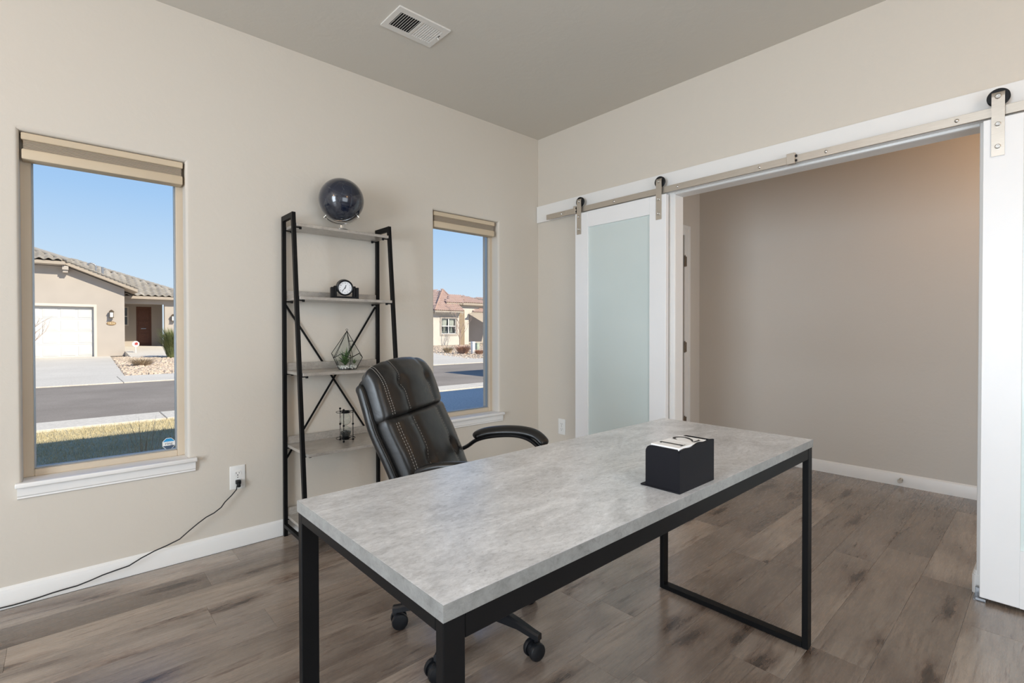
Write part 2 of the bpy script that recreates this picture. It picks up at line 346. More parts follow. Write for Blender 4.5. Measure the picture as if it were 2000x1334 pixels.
# floor: slab and planks
floor = box('floor', (XL_ - 0.12, HYB - 0.12, -0.08), (HX + 0.12, WT, -0.006), mat('underlay', (0.05, 0.04, 0.035), 0.9), kind='structure', label='brown-grey oak plank floor')
PW, PL = 0.178, 1.22
y0 = -1.976 - 14 * PW
fixed = {-1.976: -0.39}
r_ = random.Random(11); row = 0; y = y0
cache = {}
while y < -0.005:
    ya, yb = y, min(y + PW, -0.002)
    off = r_.random() * PL
    if abs(y + 1.976) < 1e-3: off = (-0.39 - XL_) % PL
    x = XL_ - PL + off; xmax = HX if ya < HY else 0.0
    if yb - ya > 0.03:
        while x < xmax:
            a, b = max(x, XL_ + 0.002), min(x + PL, xmax + 0.05 if ya < HY else -0.002)
            a = a if ya >= YB_ or True else max(a, 0.1)
            if b - a > 0.03:
                k = (round(b - a, 4), round(yb - ya, 4))
                if k not in cache:
                    me_bm = NB(); vs = bx(me_bm, (0, 0, -0.006), (b - a - 0.0004, yb - ya - 0.0004, 0.0))
                    top = [f for f in me_bm.faces if f.normal.z > 0.9]
                    es = [e for f in top for e in f.edges]
                    bmesh.ops.bevel(me_bm, geom=es, offset=0.0006, segments=1, affect='EDGES')
                    me = bpy.data.meshes.new('plank'); me_bm.to_mesh(me); me_bm.free(); me.materials.append(M_PLANK); cache[k] = me
                o = bpy.data.objects.new('plank', cache[k]); COL.objects.link(o); o.parent = floor; o.location = (a, ya, 0)
            x += PL
    y += PW; row += 1
# baseboards
def baseboard(name, a, b, nrm, parent=None, h=0.088, **k):
    """a to b along the wall foot; nrm points into the room"""
    a = Vector((*a, 0)); b = Vector((*b, 0)); n = Vector((*nrm, 0)); bm = NB()
    prof = [(0, 0), (0.013, 0), (0.013, h - 0.024), (0.011, h - 0.018), (0.0095, h - 0.010), (0.005, h - 0.004), (0.0, h)]
    A = [bm.verts.new(a + n * p + Vector((0, 0, z))) for p, z in prof]; B = [bm.verts.new(b + n * p + Vector((0, 0, z))) for p, z in prof]
    m = len(prof)
    bm.faces.new(A); bm.faces.new(B)
    for i in range(m): bm.faces.new((A[i], A[(i + 1) % m], B[(i + 1) % m], B[i]))
    return obj(name, bm, M_TRIM, parent, smooth=25, kind='structure', **k)
baseboard('baseboard_back', (XL_, 0), (0, 0), (0, -1), label='white baseboard under the windows and behind the shelf')
baseboard('baseboard_right', (0, -1.17), (0, 0), (-1, 0), label='white baseboard behind the left barn door')
baseboard('baseboard_hall', (HX, HYB), (HX, HY), (-1, 0), h=0.093, label='white baseboard along the hall wall')
baseboard('baseboard_hall_end', (HD[1] + 0.095, HY), (HX, HY), (0, -1), h=0.093)
baseboard('baseboard_right_near', (0, YB_), (0, -2.79), (-1, 0))
baseboard('baseboard_left', (XL_, YB_), (XL_, 0), (1, 0)); baseboard('baseboard_front', (XL_, YB_), (0, YB_), (0, 1))
# the return of the baseboard that wraps the right jamb
bm = NB(); prism(bm, [(-0.013, -2.760), (-0.013, -2.694), (-0.004, -2.686), (0.10, -2.686), (0.10, -2.702), (0.0, -2.702), (0.0, -2.760)], 2, 0.0, 0.080)
prism(bm, [(-0.009, -2.760), (-0.009, -2.697), (-0.002, -2.691), (0.10, -2.691), (0.10, -2.702), (0.0, -2.702), (0.0, -2.760)], 2, 0.080, 0.100)
obj('trim_5', bm, M_TRIM, smooth=35, kind='structure', label='white baseboard block wrapping the jamb beside the right barn door')

# windows
def window(idx, X, label):
    a, b = X; w = empty('window_%d' % idx, ((a + b) / 2, 0.1, WZ[0])); w['kind'] = 'structure'; w['label'] = label
    L = lambda p: (p[0] - (a + b) / 2, p[1] - 0.1, p[2] - WZ[0])
    def B(name, lo, hi, m, **k): return box(name, L(lo), L(hi), m, w, **k)
    z0, z1 = WZ[0] + 0.013, WZ[1] + 0.004; fw_ = 0.034; y0, y1 = 0.082, 0.14
    fr = B('window_frame', (a - .01, y0, z0), (a + fw_, y1, z1), M_VINYL, bev=0.003)
    bm = NB()
    for lo, hi in (((b - fw_ + 0.004, y0, z0), (b + .01, y1, z1)), ((a + fw_, y0, z0), (b - fw_ + 0.004, y1, z0 + 0.031)), ((a + fw_, y0, z1 - 0.04), (b - fw_ + 0.004, y1, z1))): bx(bm, L(lo), L(hi), 0.003)
    obj('window_frame', bm, M_VINYL, w)
    bm = NB(); g = 0.006; ia, ib, iz0, iz1 = a + fw_, b - fw_ + 0.004, z0 + 0.031, z1 - 0.04
    for lo, hi in (((ia, 0.10, iz0), (ia + g, 0.125, iz1)), ((ib - g, 0.10, iz0), (ib, 0.125, iz1)), ((ia + g, 0.10, iz0), (ib - g, 0.125, iz0 + g)), ((ia + g, 0.10, iz1 - g), (ib - g, 0.125, iz1))): bx(bm, L(lo), L(hi))
    obj('glazing_spacer', bm, mat('grey_spacer', (0.30, 0.34, 0.38), 0.4, 0.5), w)
    B('pane', (ia, 0.108, iz0), (ib, 0.111, iz1), M_GLASS)
    # stool and apron
    st = NB(); bx(st, L((a - 0.022, -0.032, WZ[0] - 0.006)), L((b + 0.038, 0.0, WZ[0] + 0.014)), 0.004, 3); bx(st, L((a + .0005, -0.005, WZ[0] - 0.006)), L((b - .0005, 0.09, WZ[0] + 0.0135)), 0.0)
    obj('window_sill', st, M_TRIM, w, smooth=40, label='white window sill board')
    ap = NB(); prism(ap, [(p[0] - 0.1, p[1] - WZ[0]) for p in ((0.0, 0.494), (-0.014, 0.494), (-0.014, 0.458), (-0.010, 0.453), (-0.011, 0.447), (-0.006, 0.443), (0.0, 0.443))], 0, a - 0.016 - (a + b) / 2, b + 0.032 - (a + b) / 2)
    obj('apron', ap, M_TRIM, w, smooth=20)
    return w
window(1, W1, 'tall window on the left with a tan frame, a garage across the street showing through it')
window(2, W2, 'tall window on the right with a tan frame, between the shelf and the room corner')
def blind(X, label):
    a, b = X; cx = (a + b) / 2; t = empty('cellular_shade', (cx, 0.045, 1.88), label=label, cat='window shade', group='raised cellular shades at the window tops'); h = (b - a) / 2
    box('head_rail', (-h, -0.033, 0.082), (h, 0.035, 0.112), M_BLIND, t, bev=0.003)
    bm = NB(); n = 7
    for i in range(n): z = 0.043 + i * 0.0056; bx(bm, (-h + 0.006, -0.026, z), (h - 0.006, 0.030, z + 0.0048), 0.0012)
    obj('pleated_fabric', bm, M_PLEAT, t, label='folded taupe fabric')
    box('bottom_rail', (-h + 0.001, -0.033, 0.0), (h - 0.001, 0.035, 0.043), M_BLIND, t, bev=0.005, seg=2)
blind((W1[0] + 0.006, W1[1] - 0.008), 'beige cellular shade raised to the top of the left window')
blind((W2[0] + 0.007, W2[1] - 0.030), 'beige cellular shade raised to the top of the right window')

# security sticker on the left window
t = empty('window_sticker', (-2.562, 0.106, 0.577), label='small octagonal blue and white sticker in the lower right corner of the left window', cat='sticker')
def octo(zs, r, ys):
    bm = NB(); P = [(r * math.cos(PI / 8 + k * PI / 4) * 0.93, r * math.sin(PI / 8 + k * PI / 4)) for k in range(8)]
    P = [(x, min(max(z, zs[0]), zs[1])) for x, z in P]
    if zs != (-1, 1):
        # clip the octagon by horizontal lines
        full = [(r * math.cos(PI / 8 + k * PI / 4) * 0.93, r * math.sin(PI / 8 + k * PI / 4)) for k in range(8)]
        def clip(poly, zc, keep_above):
            out = []
            for i in range(len(poly)):
                p, q = poly[i], poly[(i + 1) % len(poly)]; ip = (p[1] >= zc) == keep_above; iq = (q[1] >= zc) == keep_above
                if ip: out.append(p)
                if ip != iq: s = (zc - p[1]) / (q[1] - p[1]); out.append((p[0] + s * (q[0] - p[0]), zc))
            return out
        P = clip(clip(full, zs[0], True), zs[1], False)
    prism(bm, P, 1, ys[0], ys[1]); return bm
obj('sticker_sheet', octo((-1, 1), 0.031, (0.0006, 0.0016)), M_WHITEPL, t)
obj('blue_band', octo((0.011, 0.028), 0.0285, (-0.0002, 0.0006)), mat('sticker_blue', (0.02, 0.30, 0.62), 0.4), t)
obj('dark_band', octo((-0.028, -0.010), 0.0285, (-0.0002, 0.0006)), mat('sticker_navy', (0.05, 0.08, 0.13), 0.4), t)
me = text_mesh('ring', 0.021, 0.0002); me.materials.append(mat('sticker_grey', (0.22, 0.22, 0.25), 0.5))
o = obj('lettering', me, None, t); o.rotation_euler = (PI / 2, 0, 0); o.location = (0, -0.0003, 0.0008)

# doorway: casing, jamb, header board
CW = 0.056
bm = NB()
for (ya, yb, za, zb) in ((OPY[1], OPY[1] + CW, 0, OPZ + CW * 0.0), (OPY[0] - CW, OPY[0], 0, OPZ)):
    s = 1 if ya == OPY[1] else -1; e = ya if s == 1 else yb
    bx(bm, (-0.010, ya, za), (0, yb, OPZ + CW), 0.003, 2)
    bx(bm, (-0.017, min(e + s * 0.028, e + s * CW), za), (-0.0005, max(e + s * 0.028, e + s * CW), OPZ + CW - 0.0005), 0.004, 2)
bx(bm, (-0.0098, OPY[0], OPZ), (0, OPY[1], OPZ + CW), 0.003, 2)
bx(bm, (-0.0168, OPY[0] - 0.028, OPZ + 0.020), (-0.0005, OPY[1] + 0.028, OPZ + CW - 0.001), 0.004, 2)
obj('trim_1', bm, M_TRIM, smooth=30, kind='structure', label='white moulded casing around the wide doorway')
bm = NB()
for lo, hi in (((-0.004, OPY[1] - 0.001, 0), (0.094, OPY[1] + 0.012, OPZ)), ((-0.004, OPY[0] - 0.012, 0), (0.094, OPY[0] + 0.001, OPZ)), ((-0.004, OPY[0], OPZ - 0.001), (0.094, OPY[1], OPZ + 0.012))): bx(bm, lo, hi, 0.002)
obj('trim_2', bm, M_TRIM, kind='structure', label='white jamb lining the wide doorway')
box('trim_3', (-0.022, YB_ + 0.02, 2.045), (-0.0, -0.004, 2.181), M_TRIM, kind='structure', bev=0.002, label='white header board carrying the barn door track')

# barn door track
t = empty('door_track', (-0.05, -1.97, 2.06), label='long brushed nickel barn door rail across the white header board', cat='rail')
box('rail', (-0.020, -1.86, -0.020), (-0.013, -0.001, 0.020), M_NICKEL, t, bev=0.001, label='rail length behind the right barn door')
box('rail', (-0.020, 0.001, -0.020), (-0.013, 1.808, 0.020), M_NICKEL, t, bev=0.001, label='rail length over the left barn door')
for yb in (-0.323, -0.822, -1.309, -1.807, -2.132, -2.630, -3.13, -3.62):
    bm = NB(); M = Matrix.Translation((-0.020, yb + 1.97, 0.0)) @ Matrix.Rotation(-PI / 2, 4, 'Y')
    lathe(bm, [(0, 0.006), (0.004, 0.006), (0.0075, 0.0035), (0.0085, 0.0)], n=12, M=M); cyl(bm, (-0.013, yb + 1.97, 0), (0.029, yb + 1.97, 0), 0.009, n=12)
    obj('bolt', bm, M_CHROME, t, smooth=40)
# end stops and the centre stop clamped to the rail
for i, (yy, lab) in enumerate(((-0.466, 'small nickel stop clamped to the rail at the far end'), (-1.970, 'small nickel stop clamped to the middle of the rail'))):
    t2 = empty('door_stop', (-0.07, yy, 2.06), label=lab, cat='door stop', group='stops clamped to the barn door rail')
    w = 0.011 if i == 0 else 0.021
    bm = NB(); bx(bm, (-0.012, -w, -0.026), (-0.001, w, 0.032), 0.002); bx(bm, (-0.001, -w, 0.022), (0.012, w, 0.032), 0.001); bx(bm, (0.008, -w, -0.024), (0.012, w, 0.03), 0.001)
    obj('clamp', bm, M_NICKEL, t2)
    bm = NB(); cyl(bm, (-0.006, -w - 0.008, 0.014), (-0.006, -w, 0.014), 0.006, n=12); cyl(bm, (-0.006, -w - 0.008, -0.010), (-0.006, -w, -0.010), 0.006, n=12)
    obj('rubber_buffer', bm, M_BLACKRUB, t2, smooth=40)
def barn_door(yl, yr, label, straps, side):
    """yl > yr: left (far) and right (near) edge"""
    cy = (yl + yr) / 2; hw = (yl - yr) / 2; z0, z1 = 0.016, 2.028; X = -0.0675; T = 0.0175
    t = empty('barn_door', (X, cy, z0), label=label, cat='sliding door', group='white barn doors with frosted panes')
    H = z1 - z0; S_ = 0.120
    for s, nm in ((1, 'stile'), (-1, 'stile')):
        box('stile', (-T, min(s * (hw - S_), s * hw), 0), (T, max(s * (hw - S_), s * hw), H), M_DOOR, t, bev=0.002)
    box('top_rail', (-T + 0.0004, -hw + S_, H - 0.114), (T - 0.0004, hw - S_, H), M_DOOR, t)
    box('bottom_rail', (-T + 0.0004, -hw + S_, 0), (T - 0.0004, hw - S_, 0.234), M_DOOR, t)
    box('frosted_pane', (-0.004, -hw + S_ - 0.006, 0.228), (0.004, hw - S_ + 0.006, H - 0.108), M_FROST, t, label='frosted pale green glass')
    for yy in straps:
        h = empty('strap_hanger', (X - T, yy, 1.87), label='', cat=None)
        for k in list(h.keys()): del h[k]
        h.parent = t; h.location = (-T, yy - cy, 1.87 - z0)
        # strap: flat steel that climbs the door, loops over the wheel and ends behind it
        w2 = 0.020; th = 0.0045; path = [(-th, 0.0), (-th, 0.245)]
        cx_, cz_, R = 0.0085, 0.245, 0.013
        for k in range(0, 13):
            a = PI - k * PI / 12; path.append((cx_ + R * math.cos(a) , cz_ + R * 1.7 * math.sin(a)))
        path.append((cx_ + R, cz_ - 0.03))
        bm = NB(); prev = None; ring = []
        for i, (x, z) in enumerate(path):
            p = Vector(path[max(i - 1, 0)]); q = Vector(path[min(i + 1, len(path) - 1)]); d = (q - p).normalized(); nn = Vector((-d.y, d.x)) * -th
            ring.append([bm.verts.new((x, -w2, z)), bm.verts.new((x, w2, z)), bm.verts.new((x + nn.x, w2, z + nn.y)), bm.verts.new((x + nn.x, -w2, z + nn.y))])
        for A, B in zip(ring, ring[1:]):
            for k in range(4): bm.faces.new((A[k], A[(k + 1) % 4], B[(k + 1) % 4], B[k]))
        bm.faces.new(ring[0]); bm.faces.new(ring[-1])
        obj('strap', bm, M_NICKEL, h, smooth=30)
        bm = NB(); M = Matrix.Translation((0.004, 0, 0.245)) @ Matrix.Rotation(PI / 2, 4, 'Y')
        lathe(bm, [(0, 0), (0.034, 0), (0.036, 0.002), (0.036, 0.0035), (0.031, 0.006), (0.031, 0.011), (0.036, 0.0135), (0.036, 0.015), (0.034, 0.017), (0, 0.017)], n=32, M=M)
        obj('wheel', bm, M_BLACKPL, h, smooth=35)
        for zz, rr in ((0.130, 0.0095), (0.038, 0.0095), (0.245, 0.011)):
            bm = NB(); M = Matrix.Translation((-th - 0.0045 * (zz < 0.2) - 0.0005, 0, zz)) @ Matrix.Rotation(-PI / 2, 4, 'Y')
            lathe(bm, [(0, 0.0015), (0.0035, 0.0015), (0.004, 0.004), (rr * 0.7, 0.004), (rr, 0.0), (rr, -0.004)], n=16, M=M)
            obj('bolt', bm, M_CHROME, h, smooth=40)
    return t
bd1 = barn_door(-0.478, -1.236, 'white barn door with a frosted glass panel, slid left of the doorway', (-0.517, -1.187), 1)
bd2 = barn_door(-2.715, -3.473, 'white barn door with a frosted glass panel, slid right of the doorway and cut by the photo edge', (-2.760, -3.430), -1)
# floor guide
t = empty('floor_guide', (-0.05, -2.715, 0), label='small grey metal floor guide at the foot of the right barn door', cat='bracket')
bm = NB(); bx(bm, (-0.040, -0.020, 0.0), (0.045, 0.020, 0.004), 0.001); bx(bm, (-0.040, -0.020, 0.0), (-0.037, 0.012, 0.013), 0.0005); bx(bm, (-0.013 + 0.014, 0.002, 0.0), (0.001 + 0.013, 0.016, 0.042), 0.001)
obj('bracket_plate', bm, M_STEEL, t)
bm = NB()
for yy in (0.010, -0.008): cyl(bm, (0.03, yy, 0.003), (0.03, yy, 0.0055), 0.004, n=12)
obj('screw', bm, M_CHROME, t)

# hall door in the end wall
t = empty('door_1', ((HD[0] + HD[1]) / 2, HY, 0)); t['kind'] = 'structure'; t['label'] = 'white hall door at the end of the hall, mostly hidden by the doorway edge'
cx = (HD[0] + HD[1]) / 2; hw = (HD[1] - HD[0]) / 2
box('door_leaf', (-hw + 0.012, 0.004, 0.01), (hw - 0.010, 0.039, HD[2] - 0.014), M_TRIM, t, bev=0.002)
bm = NB()
for sx in (-1, 1): bx(bm, (sx * hw - (0 if sx < 0 else 0.0), -0.012, 0), (sx * hw + sx * 0.0 + (0.095 if sx > 0 else 0), 0.0, HD[2] + 0.094), 0.002) if sx > 0 else bx(bm, (-hw - 0.095, -0.012, 0), (-hw, 0.0, HD[2] + 0.094), 0.002)
bx(bm, (-hw, -0.012, HD[2]), (hw, 0, HD[2] + 0.094), 0.002); bx(bm, (hw + 0.060, -0.017, 0), (hw + 0.0945, -0.0005, HD[2] + 0.0935), 0.003); bx(bm, (-hw - 0.094, -0.0165, HD[2] + 0.060), (hw + 0.060, -0.0005, HD[2] + 0.0930), 0.003)
obj('casing', bm, M_TRIM, t)
for zz in (1.79, 0.995, 0.30):
    bm = NB(); cyl(bm, (hw - 0.002, -0.012, zz - 0.05), (hw - 0.002, -0.012, zz + 0.05), 0.007, n=10); bx(bm, (hw - 0.002, -0.0135, zz - 0.045), (hw + 0.028, -0.012, zz + 0.045)); cyl(bm, (hw - 0.002, -0.012, zz + 0.05), (hw - 0.002, -0.012, zz + 0.057), 0.004, n=8)
    obj('hinge', bm, mat('aged_bronze', (0.16, 0.12, 0.085), 0.4, 0.6) if zz == 1.79 else bpy.data.materials['aged_bronze'], t, smooth=40)
t = empty('door_bumper', (HX - 0.013, -2.167, 0.052), label='small metal door stop screwed into the hall baseboard', cat='door stop')
bm = NB(); cyl(bm, (0, 0, 0), (-0.006, 0, 0), 0.012, n=16); cyl(bm, (-0.006, 0, 0), (-0.052, 0, -0.004), 0.0075, n=12); obj('stem', bm, M_NICKEL, t, smooth=40)
bm = NB(); cyl(bm, (-0.052, 0, -0.004), (-0.066, 0, -0.005), 0.015, 0.013, n=16); obj('rubber_tip', bm, M_NICKEL, t, smooth=40)

# unseen white boards added on solid walls to back the two assumed window lights
for (lo, hi) in (((-4.0, -4.40, 0.55), (-2.0, -4.385, 2.15)),): box('window_3', lo, hi, M_WHITEPL, kind='structure')
box('window_4', (XL_, -3.15, 0.55), (XL_ + 0.015, -0.85, 2.15), M_WHITEPL, kind='structure')

# ceiling vent
t = empty('ceiling_vent', (-1.5735, -0.659, CZ), label='white rectangular metal air vent in the ceiling with two banks of slats', cat='air vent')
M_VENT = mat('white_enamel', (0.72, 0.70, 0.66), 0.4, vary=0.01)
hx, hy = 0.151, 0.101; ix, iy = 0.124, 0.066
bm = panel_with_holes(2, -0.008, -0.004, [-hx, -ix, -0.006, 0.006, ix, hx], [-hy, -iy, iy, hy], [(-ix, -0.006, -iy, iy), (0.006, ix, -iy, iy)])
for lo, hi in (((-hx + .0004, -hy + .005, -0.006), (-hx + 0.004, hy - .005, 0)), ((hx - 0.004, -hy + .005, -0.006), (hx - .0004, hy - .005, 0)), ((-hx + .0004, -hy + .0004, -0.006), (hx - .0004, -hy + 0.004, 0)), ((-hx + .0004, hy - 0.004, -0.006), (hx - .0004, hy - .0004, 0))): bx(bm, lo, hi)
obj('vent_frame', bm, M_VENT, t)
box('duct_shade', (-ix - 0.004, -iy - 0.004, -0.0009), (ix + 0.004, iy + 0.004, -0.0002), M_DARK, t)  # thin dark sheet standing in for the shade above the slats
for bank in (-1, 1):
    n = 9
    for i in range(n):
        xx = (-ix + 0.008 if bank < 0 else 0.014) + i * (ix - 0.020) / (n - 1)
        a = math.radians(-42 if bank < 0 else 22)
        sw = 0.0048 if bank < 0 else 0.0056; bm = NB(); bx(bm, (-sw, -iy, -0.0005), (sw, iy, 0.0005), 0, 1, Matrix.Translation((xx, 0, -0.0047)) @ Matrix.Rotation(a, 4, 'Y'))
        obj('slat', bm, M_VENT, t)
bm = NB(); bx(bm, (ix + 0.002, -0.030, -0.0085), (ix + 0.008, -0.004, -0.0075)); obj('lever_slot', bm, M_DARK, t)
bm = NB(); cyl(bm, (ix + 0.005, -0.008, -0.006), (ix + 0.010, -0.012, -0.022), 0.003, n=8); obj('lever', bm, M_VENT, t)

# outlets
def outlet(loc, rz, label):
    t = empty('wall_outlet', loc, rz, label=label, cat='outlet', group='white duplex wall outlets')
    box('cover_plate', (-0.0375, -0.005, -0.0625), (0.0375, 0, 0.0625), M_WHITEPL, t, bev=0.003, seg=3)
    for s in (1, -1):
        bm = NB(); pts = []
        for k in range(24):
            a = 2 * PI * k / 24; x = 0.017 * math.cos(a); z = 0.0175 * math.sin(a); pts.append((x, max(-0.0135, min(0.0135, z)) + s * 0.0205))
        prism(bm, pts, 1, -0.0068, -0.004); q = obj('receptacle', bm, M_WHITEPL, t)
        bm = NB(); bx(bm, (-0.0078, -0.0072, s * 0.0205 - 0.001), (-0.0058, -0.0066, s * 0.0205 + 0.0075)); bx(bm, (0.0058, -0.0072, s * 0.0205 - 0.001), (0.0078, -0.0066, s * 0.0205 + 0.0065)); cyl(bm, (0, -0.0072, s * 0.0205 - 0.008), (0, -0.0066, s * 0.0205 - 0.008), 0.0028, n=10)
        obj('slots', bm, M_DARK, q, label='dark socket slots')
    bm = NB(); cyl(bm, (0, -0.0062, 0), (0, -0.005, 0), 0.003, n=10); obj('screw', bm, M_CHROME, t)
outlet((-2.2745, 0, 0.372), 0, 'white wall outlet between the left window and the shelf, a black plug in it')
outlet((0, -0.267, 0.380), -PI / 2, 'white wall outlet beside the left barn door, nothing plugged in')
# power cord
t = empty('power_cord', (-2.2745, -0.007, 0.348), label='thin black power cord hanging from the outlet down to the floor', cat='cable')
bm = NB(); bx(bm, (-0.012, -0.022, -0.010), (0.012, 0.002, 0.012), 0.004, 2); bx(bm, (-0.008, -0.030, -0.024), (0.008, -0.010, 0.0), 0.005, 2); obj('plug', bm, M_BLACKPL, t, smooth=40)
pp = [(463, 948), (462, 956), (452, 968), (439, 981), (432, 991), (418, 1002), (403, 1010), (387, 1022), (369, 1037), (351, 1053), (327, 1065), (302, 1076), (276, 1090), (252, 1105), (226, 1114), (201, 1123), (176, 1134), (151, 1144), (126, 1151), (101, 1158.5), (76, 1167), (50, 1175), (25, 1182), (0, 1188)]
pts = []
for i, (a, b) in enumerate(pp):
    p = at(a, b, -0.027 - 0.010 * min(1, i / 6)); p.z = max(p.z, 0.0035); pts.append(p - Vector(t.location))
pts += [Vector((-3.35, -0.07, 0.0035)) - t.location, Vector((-3.7, -0.2, 0.0035)) - t.location, Vector((-4.1, -0.3, 0.0035)) - t.location]
bm = NB(); tube(bm, pts, 0.0028, 8); obj('cable', bm, M_BLACKRUB, t, smooth=60)

# ================================================================== DESK
DX0, DX1, DY0, DY1, DZ = -2.556, -0.952, -2.340, -1.741, 0.755
t = empty('desk', ((DX0 + DX1) / 2, (DY0 + DY1) / 2, 0), label='long writing desk with a grey concrete-look top on a black steel frame', cat='desk')
cx, cy = t.location.x, t.location.y; hx, hy = (DX1 - DX0) / 2, (DY1 - DY0) / 2; TT = 0.026
box('desktop', (-hx + 0.001, -hy + 0.001, DZ - TT), (hx - 0.001, hy - 0.001, DZ), M_DESKTOP, t)
for lo, hi in (((-hx, -hy, DZ - TT), (hx, -hy + 0.001, DZ - 0.0004)), ((-hx, hy - 0.001, DZ - TT), (hx, hy, DZ - 0.0004)), ((-hx, -hy + 0.001, DZ - TT), (-hx + 0.001, hy - 0.001, DZ - 0.0004)), ((hx - 0.001, -hy + 0.001, DZ - TT), (hx, hy - 0.001, DZ - 0.0004))): box('edge_band', lo, hi, M_EDGE, t)
lw, ld, zt = 0.040, 0.020, DZ - TT - 0.0005
ix = hx - 0.002; iy = hy - 0.003
for sx in (-1, 1):
    x0, x1 = (-ix, -ix + lw) if sx < 0 else (ix - 0.033 - 0.005, ix)
    for sy in (-1, 1):
        y0, y1 = (-iy, -iy + ld) if sy < 0 else (iy - ld, iy)
        box('leg', (x0, y0, 0.003), (x1, y1, zt), M_BLACKMETAL, t, bev=0.0015)
        bm = NB(); cyl(bm, ((x0 + x1) / 2, (y0 + y1) / 2, 0), ((x0 + x1) / 2, (y0 + y1) / 2, 0.004), 0.009, n=12); obj('foot_pad', bm, M_BLACKRUB, t)
    box('top_rail', (x0, -iy + ld, zt - 0.022), (x1, iy - ld, zt), M_BLACKMETAL, t, bev=0.0015)
    box('foot_rail', (x0, -iy + ld, 0.003), (x1, iy - ld, 0.023), M_BLACKMETAL, t, bev=0.0015)
for sy in (-1, 1):
    y0, y1 = (-iy + 0.0008, -iy + ld) if sy < 0 else (iy - ld, iy - 0.0008)
    box('apron', (-ix + lw, y0, zt - 0.040), (ix - 0.038, y1, zt), M_BLACKMETAL, t, bev=0.0015)

# flip calendar block on the desk
t = empty('flip_calendar', (-1.862, -2.322, DZ), label='black block calendar on the desk showing a white 1 and 2', cat='calendar')
M_CALB = mat('black_soft_coat', (0.009, 0.009, 0.012), 0.5, bump=0.05, bscale=400, spec=0.14)
w, d, h = 0.176, 0.094, 0.106
# end walls (facing left and right) have a rounded far upper corner
def rounded(y0, y1, z1, r):
    P = [(y0, 0), (y1, 0)]
    for k in range(9): a = k * PI / 16; P.append((y1 - r + r * math.cos(a), z1 - r + r * math.sin(a)))
    P += [(y0 + 0.004, z1), (y0, z1 - 0.005)]
    return P
bm = NB(); prism(bm, rounded(0.0038, d, h, 0.018), 0, 0.0, 0.0035); prism(bm, rounded(0.0038, d, h, 0.018), 0, w - 0.0035, w)
prism(bm, rounded(0.0045, d - 0.0005, h - 0.005, 0.018), 0, 0.0035, w - 0.0035); obj('block', bm, M_CALB, t, smooth=30)
bm = NB(); bx(bm, (-0.002, 0.0, 0.0), (w + 0.002, d + 0.014, 0.004), 0.0015, 2); obj('base_plate', bm, M_CALB, t, smooth=40)
# near wall with the wavy upper edge
P = [(0, 0), (w, 0), (w, h + 0.002)]
for k in range(17):
    s = 1 - k / 16; x = 0.006 + s * (w - 0.030); z = h - 0.002 + 0.006 * (0.5 - 0.5 * math.cos(PI * min(1, s * 1.25))) + 0.0018 * math.sin(s * 13)
    P.append((x, z))
P += [(0.002, h - 0.005), (0, h - 0.008)]
bm = NB(); prism(bm, P, 1, -0.0005, 0.0040); obj('wavy_side', bm, M_CALB, t, smooth=20)
for i, (xa, xb) in enumerate(((0.0045, 0.074), (0.076, 0.146))):
    q = box('number_tile', (xa, 0.0048, h - 0.004), (xb, d - 0.012, h + 0.0035), M_DOOR, t, bev=0.001)
    ink = bpy.data.materials.get('black_ink') or mat('black_ink', (0.01, 0.01, 0.01), 0.5)
    bm = NB(); c0 = (xa + xb) / 2; zt2 = h + 0.0036; zh = 0.0004; yb_, yt_ = 0.012, d - 0.018
    def stroke(pl, ws_):
        pl = [Vector(p) for p in pl]; L_ = []; R2 = []
        for k, p in enumerate(pl):
            dd = (pl[min(k + 1, len(pl) - 1)] - pl[max(k - 1, 0)]).normalized(); nn = Vector((-dd.y, dd.x)) * ws_[k] / 2
            L_.append(bm.verts.new((p.x + nn.x, p.y + nn.y, zt2 + zh))); R2.append(bm.verts.new((p.x - nn.x, p.y - nn.y, zt2 + zh)))
        for k in range(len(pl) - 1): bm.faces.new((L_[k], L_[k + 1], R2[k + 1], R2[k]))
    if i == 0:
        stroke([(c0, yb_), (c0, yt_)], [0.0095, 0.0095]); stroke([(c0 - 0.012, yb_ + 0.001), (c0 + 0.012, yb_ + 0.001)], [0.0025, 0.0025]); stroke([(c0 - 0.012, yt_ - 0.010), (c0, yt_ - 0.001)], [0.002, 0.004])
    else:
        pl = []; wsx = []
        for k in range(13): a = math.radians(170 - k * 17); pl.append((c0 + 0.019 * math.cos(a), yt_ - 0.019 + 0.018 * math.sin(a))); wsx.append(0.005 + 0.005 * min(1, k / 6))
        pl += [(c0 + 0.004, yb_ + 0.018), (c0 - 0.010, yb_ + 0.009), (c0 - 0.016, yb_ + 0.003)]; wsx += [0.006, 0.004, 0.0025]
        stroke(pl, wsx); stroke([(c0 - 0.017, yb_ + 0.002), (c0 + 0.012, yb_ + 0.001), (c0 + 0.018, yb_ + 0.008)], [0.006, 0.006, 0.002])
    obj('numeral', bm, ink, q, keep=True)

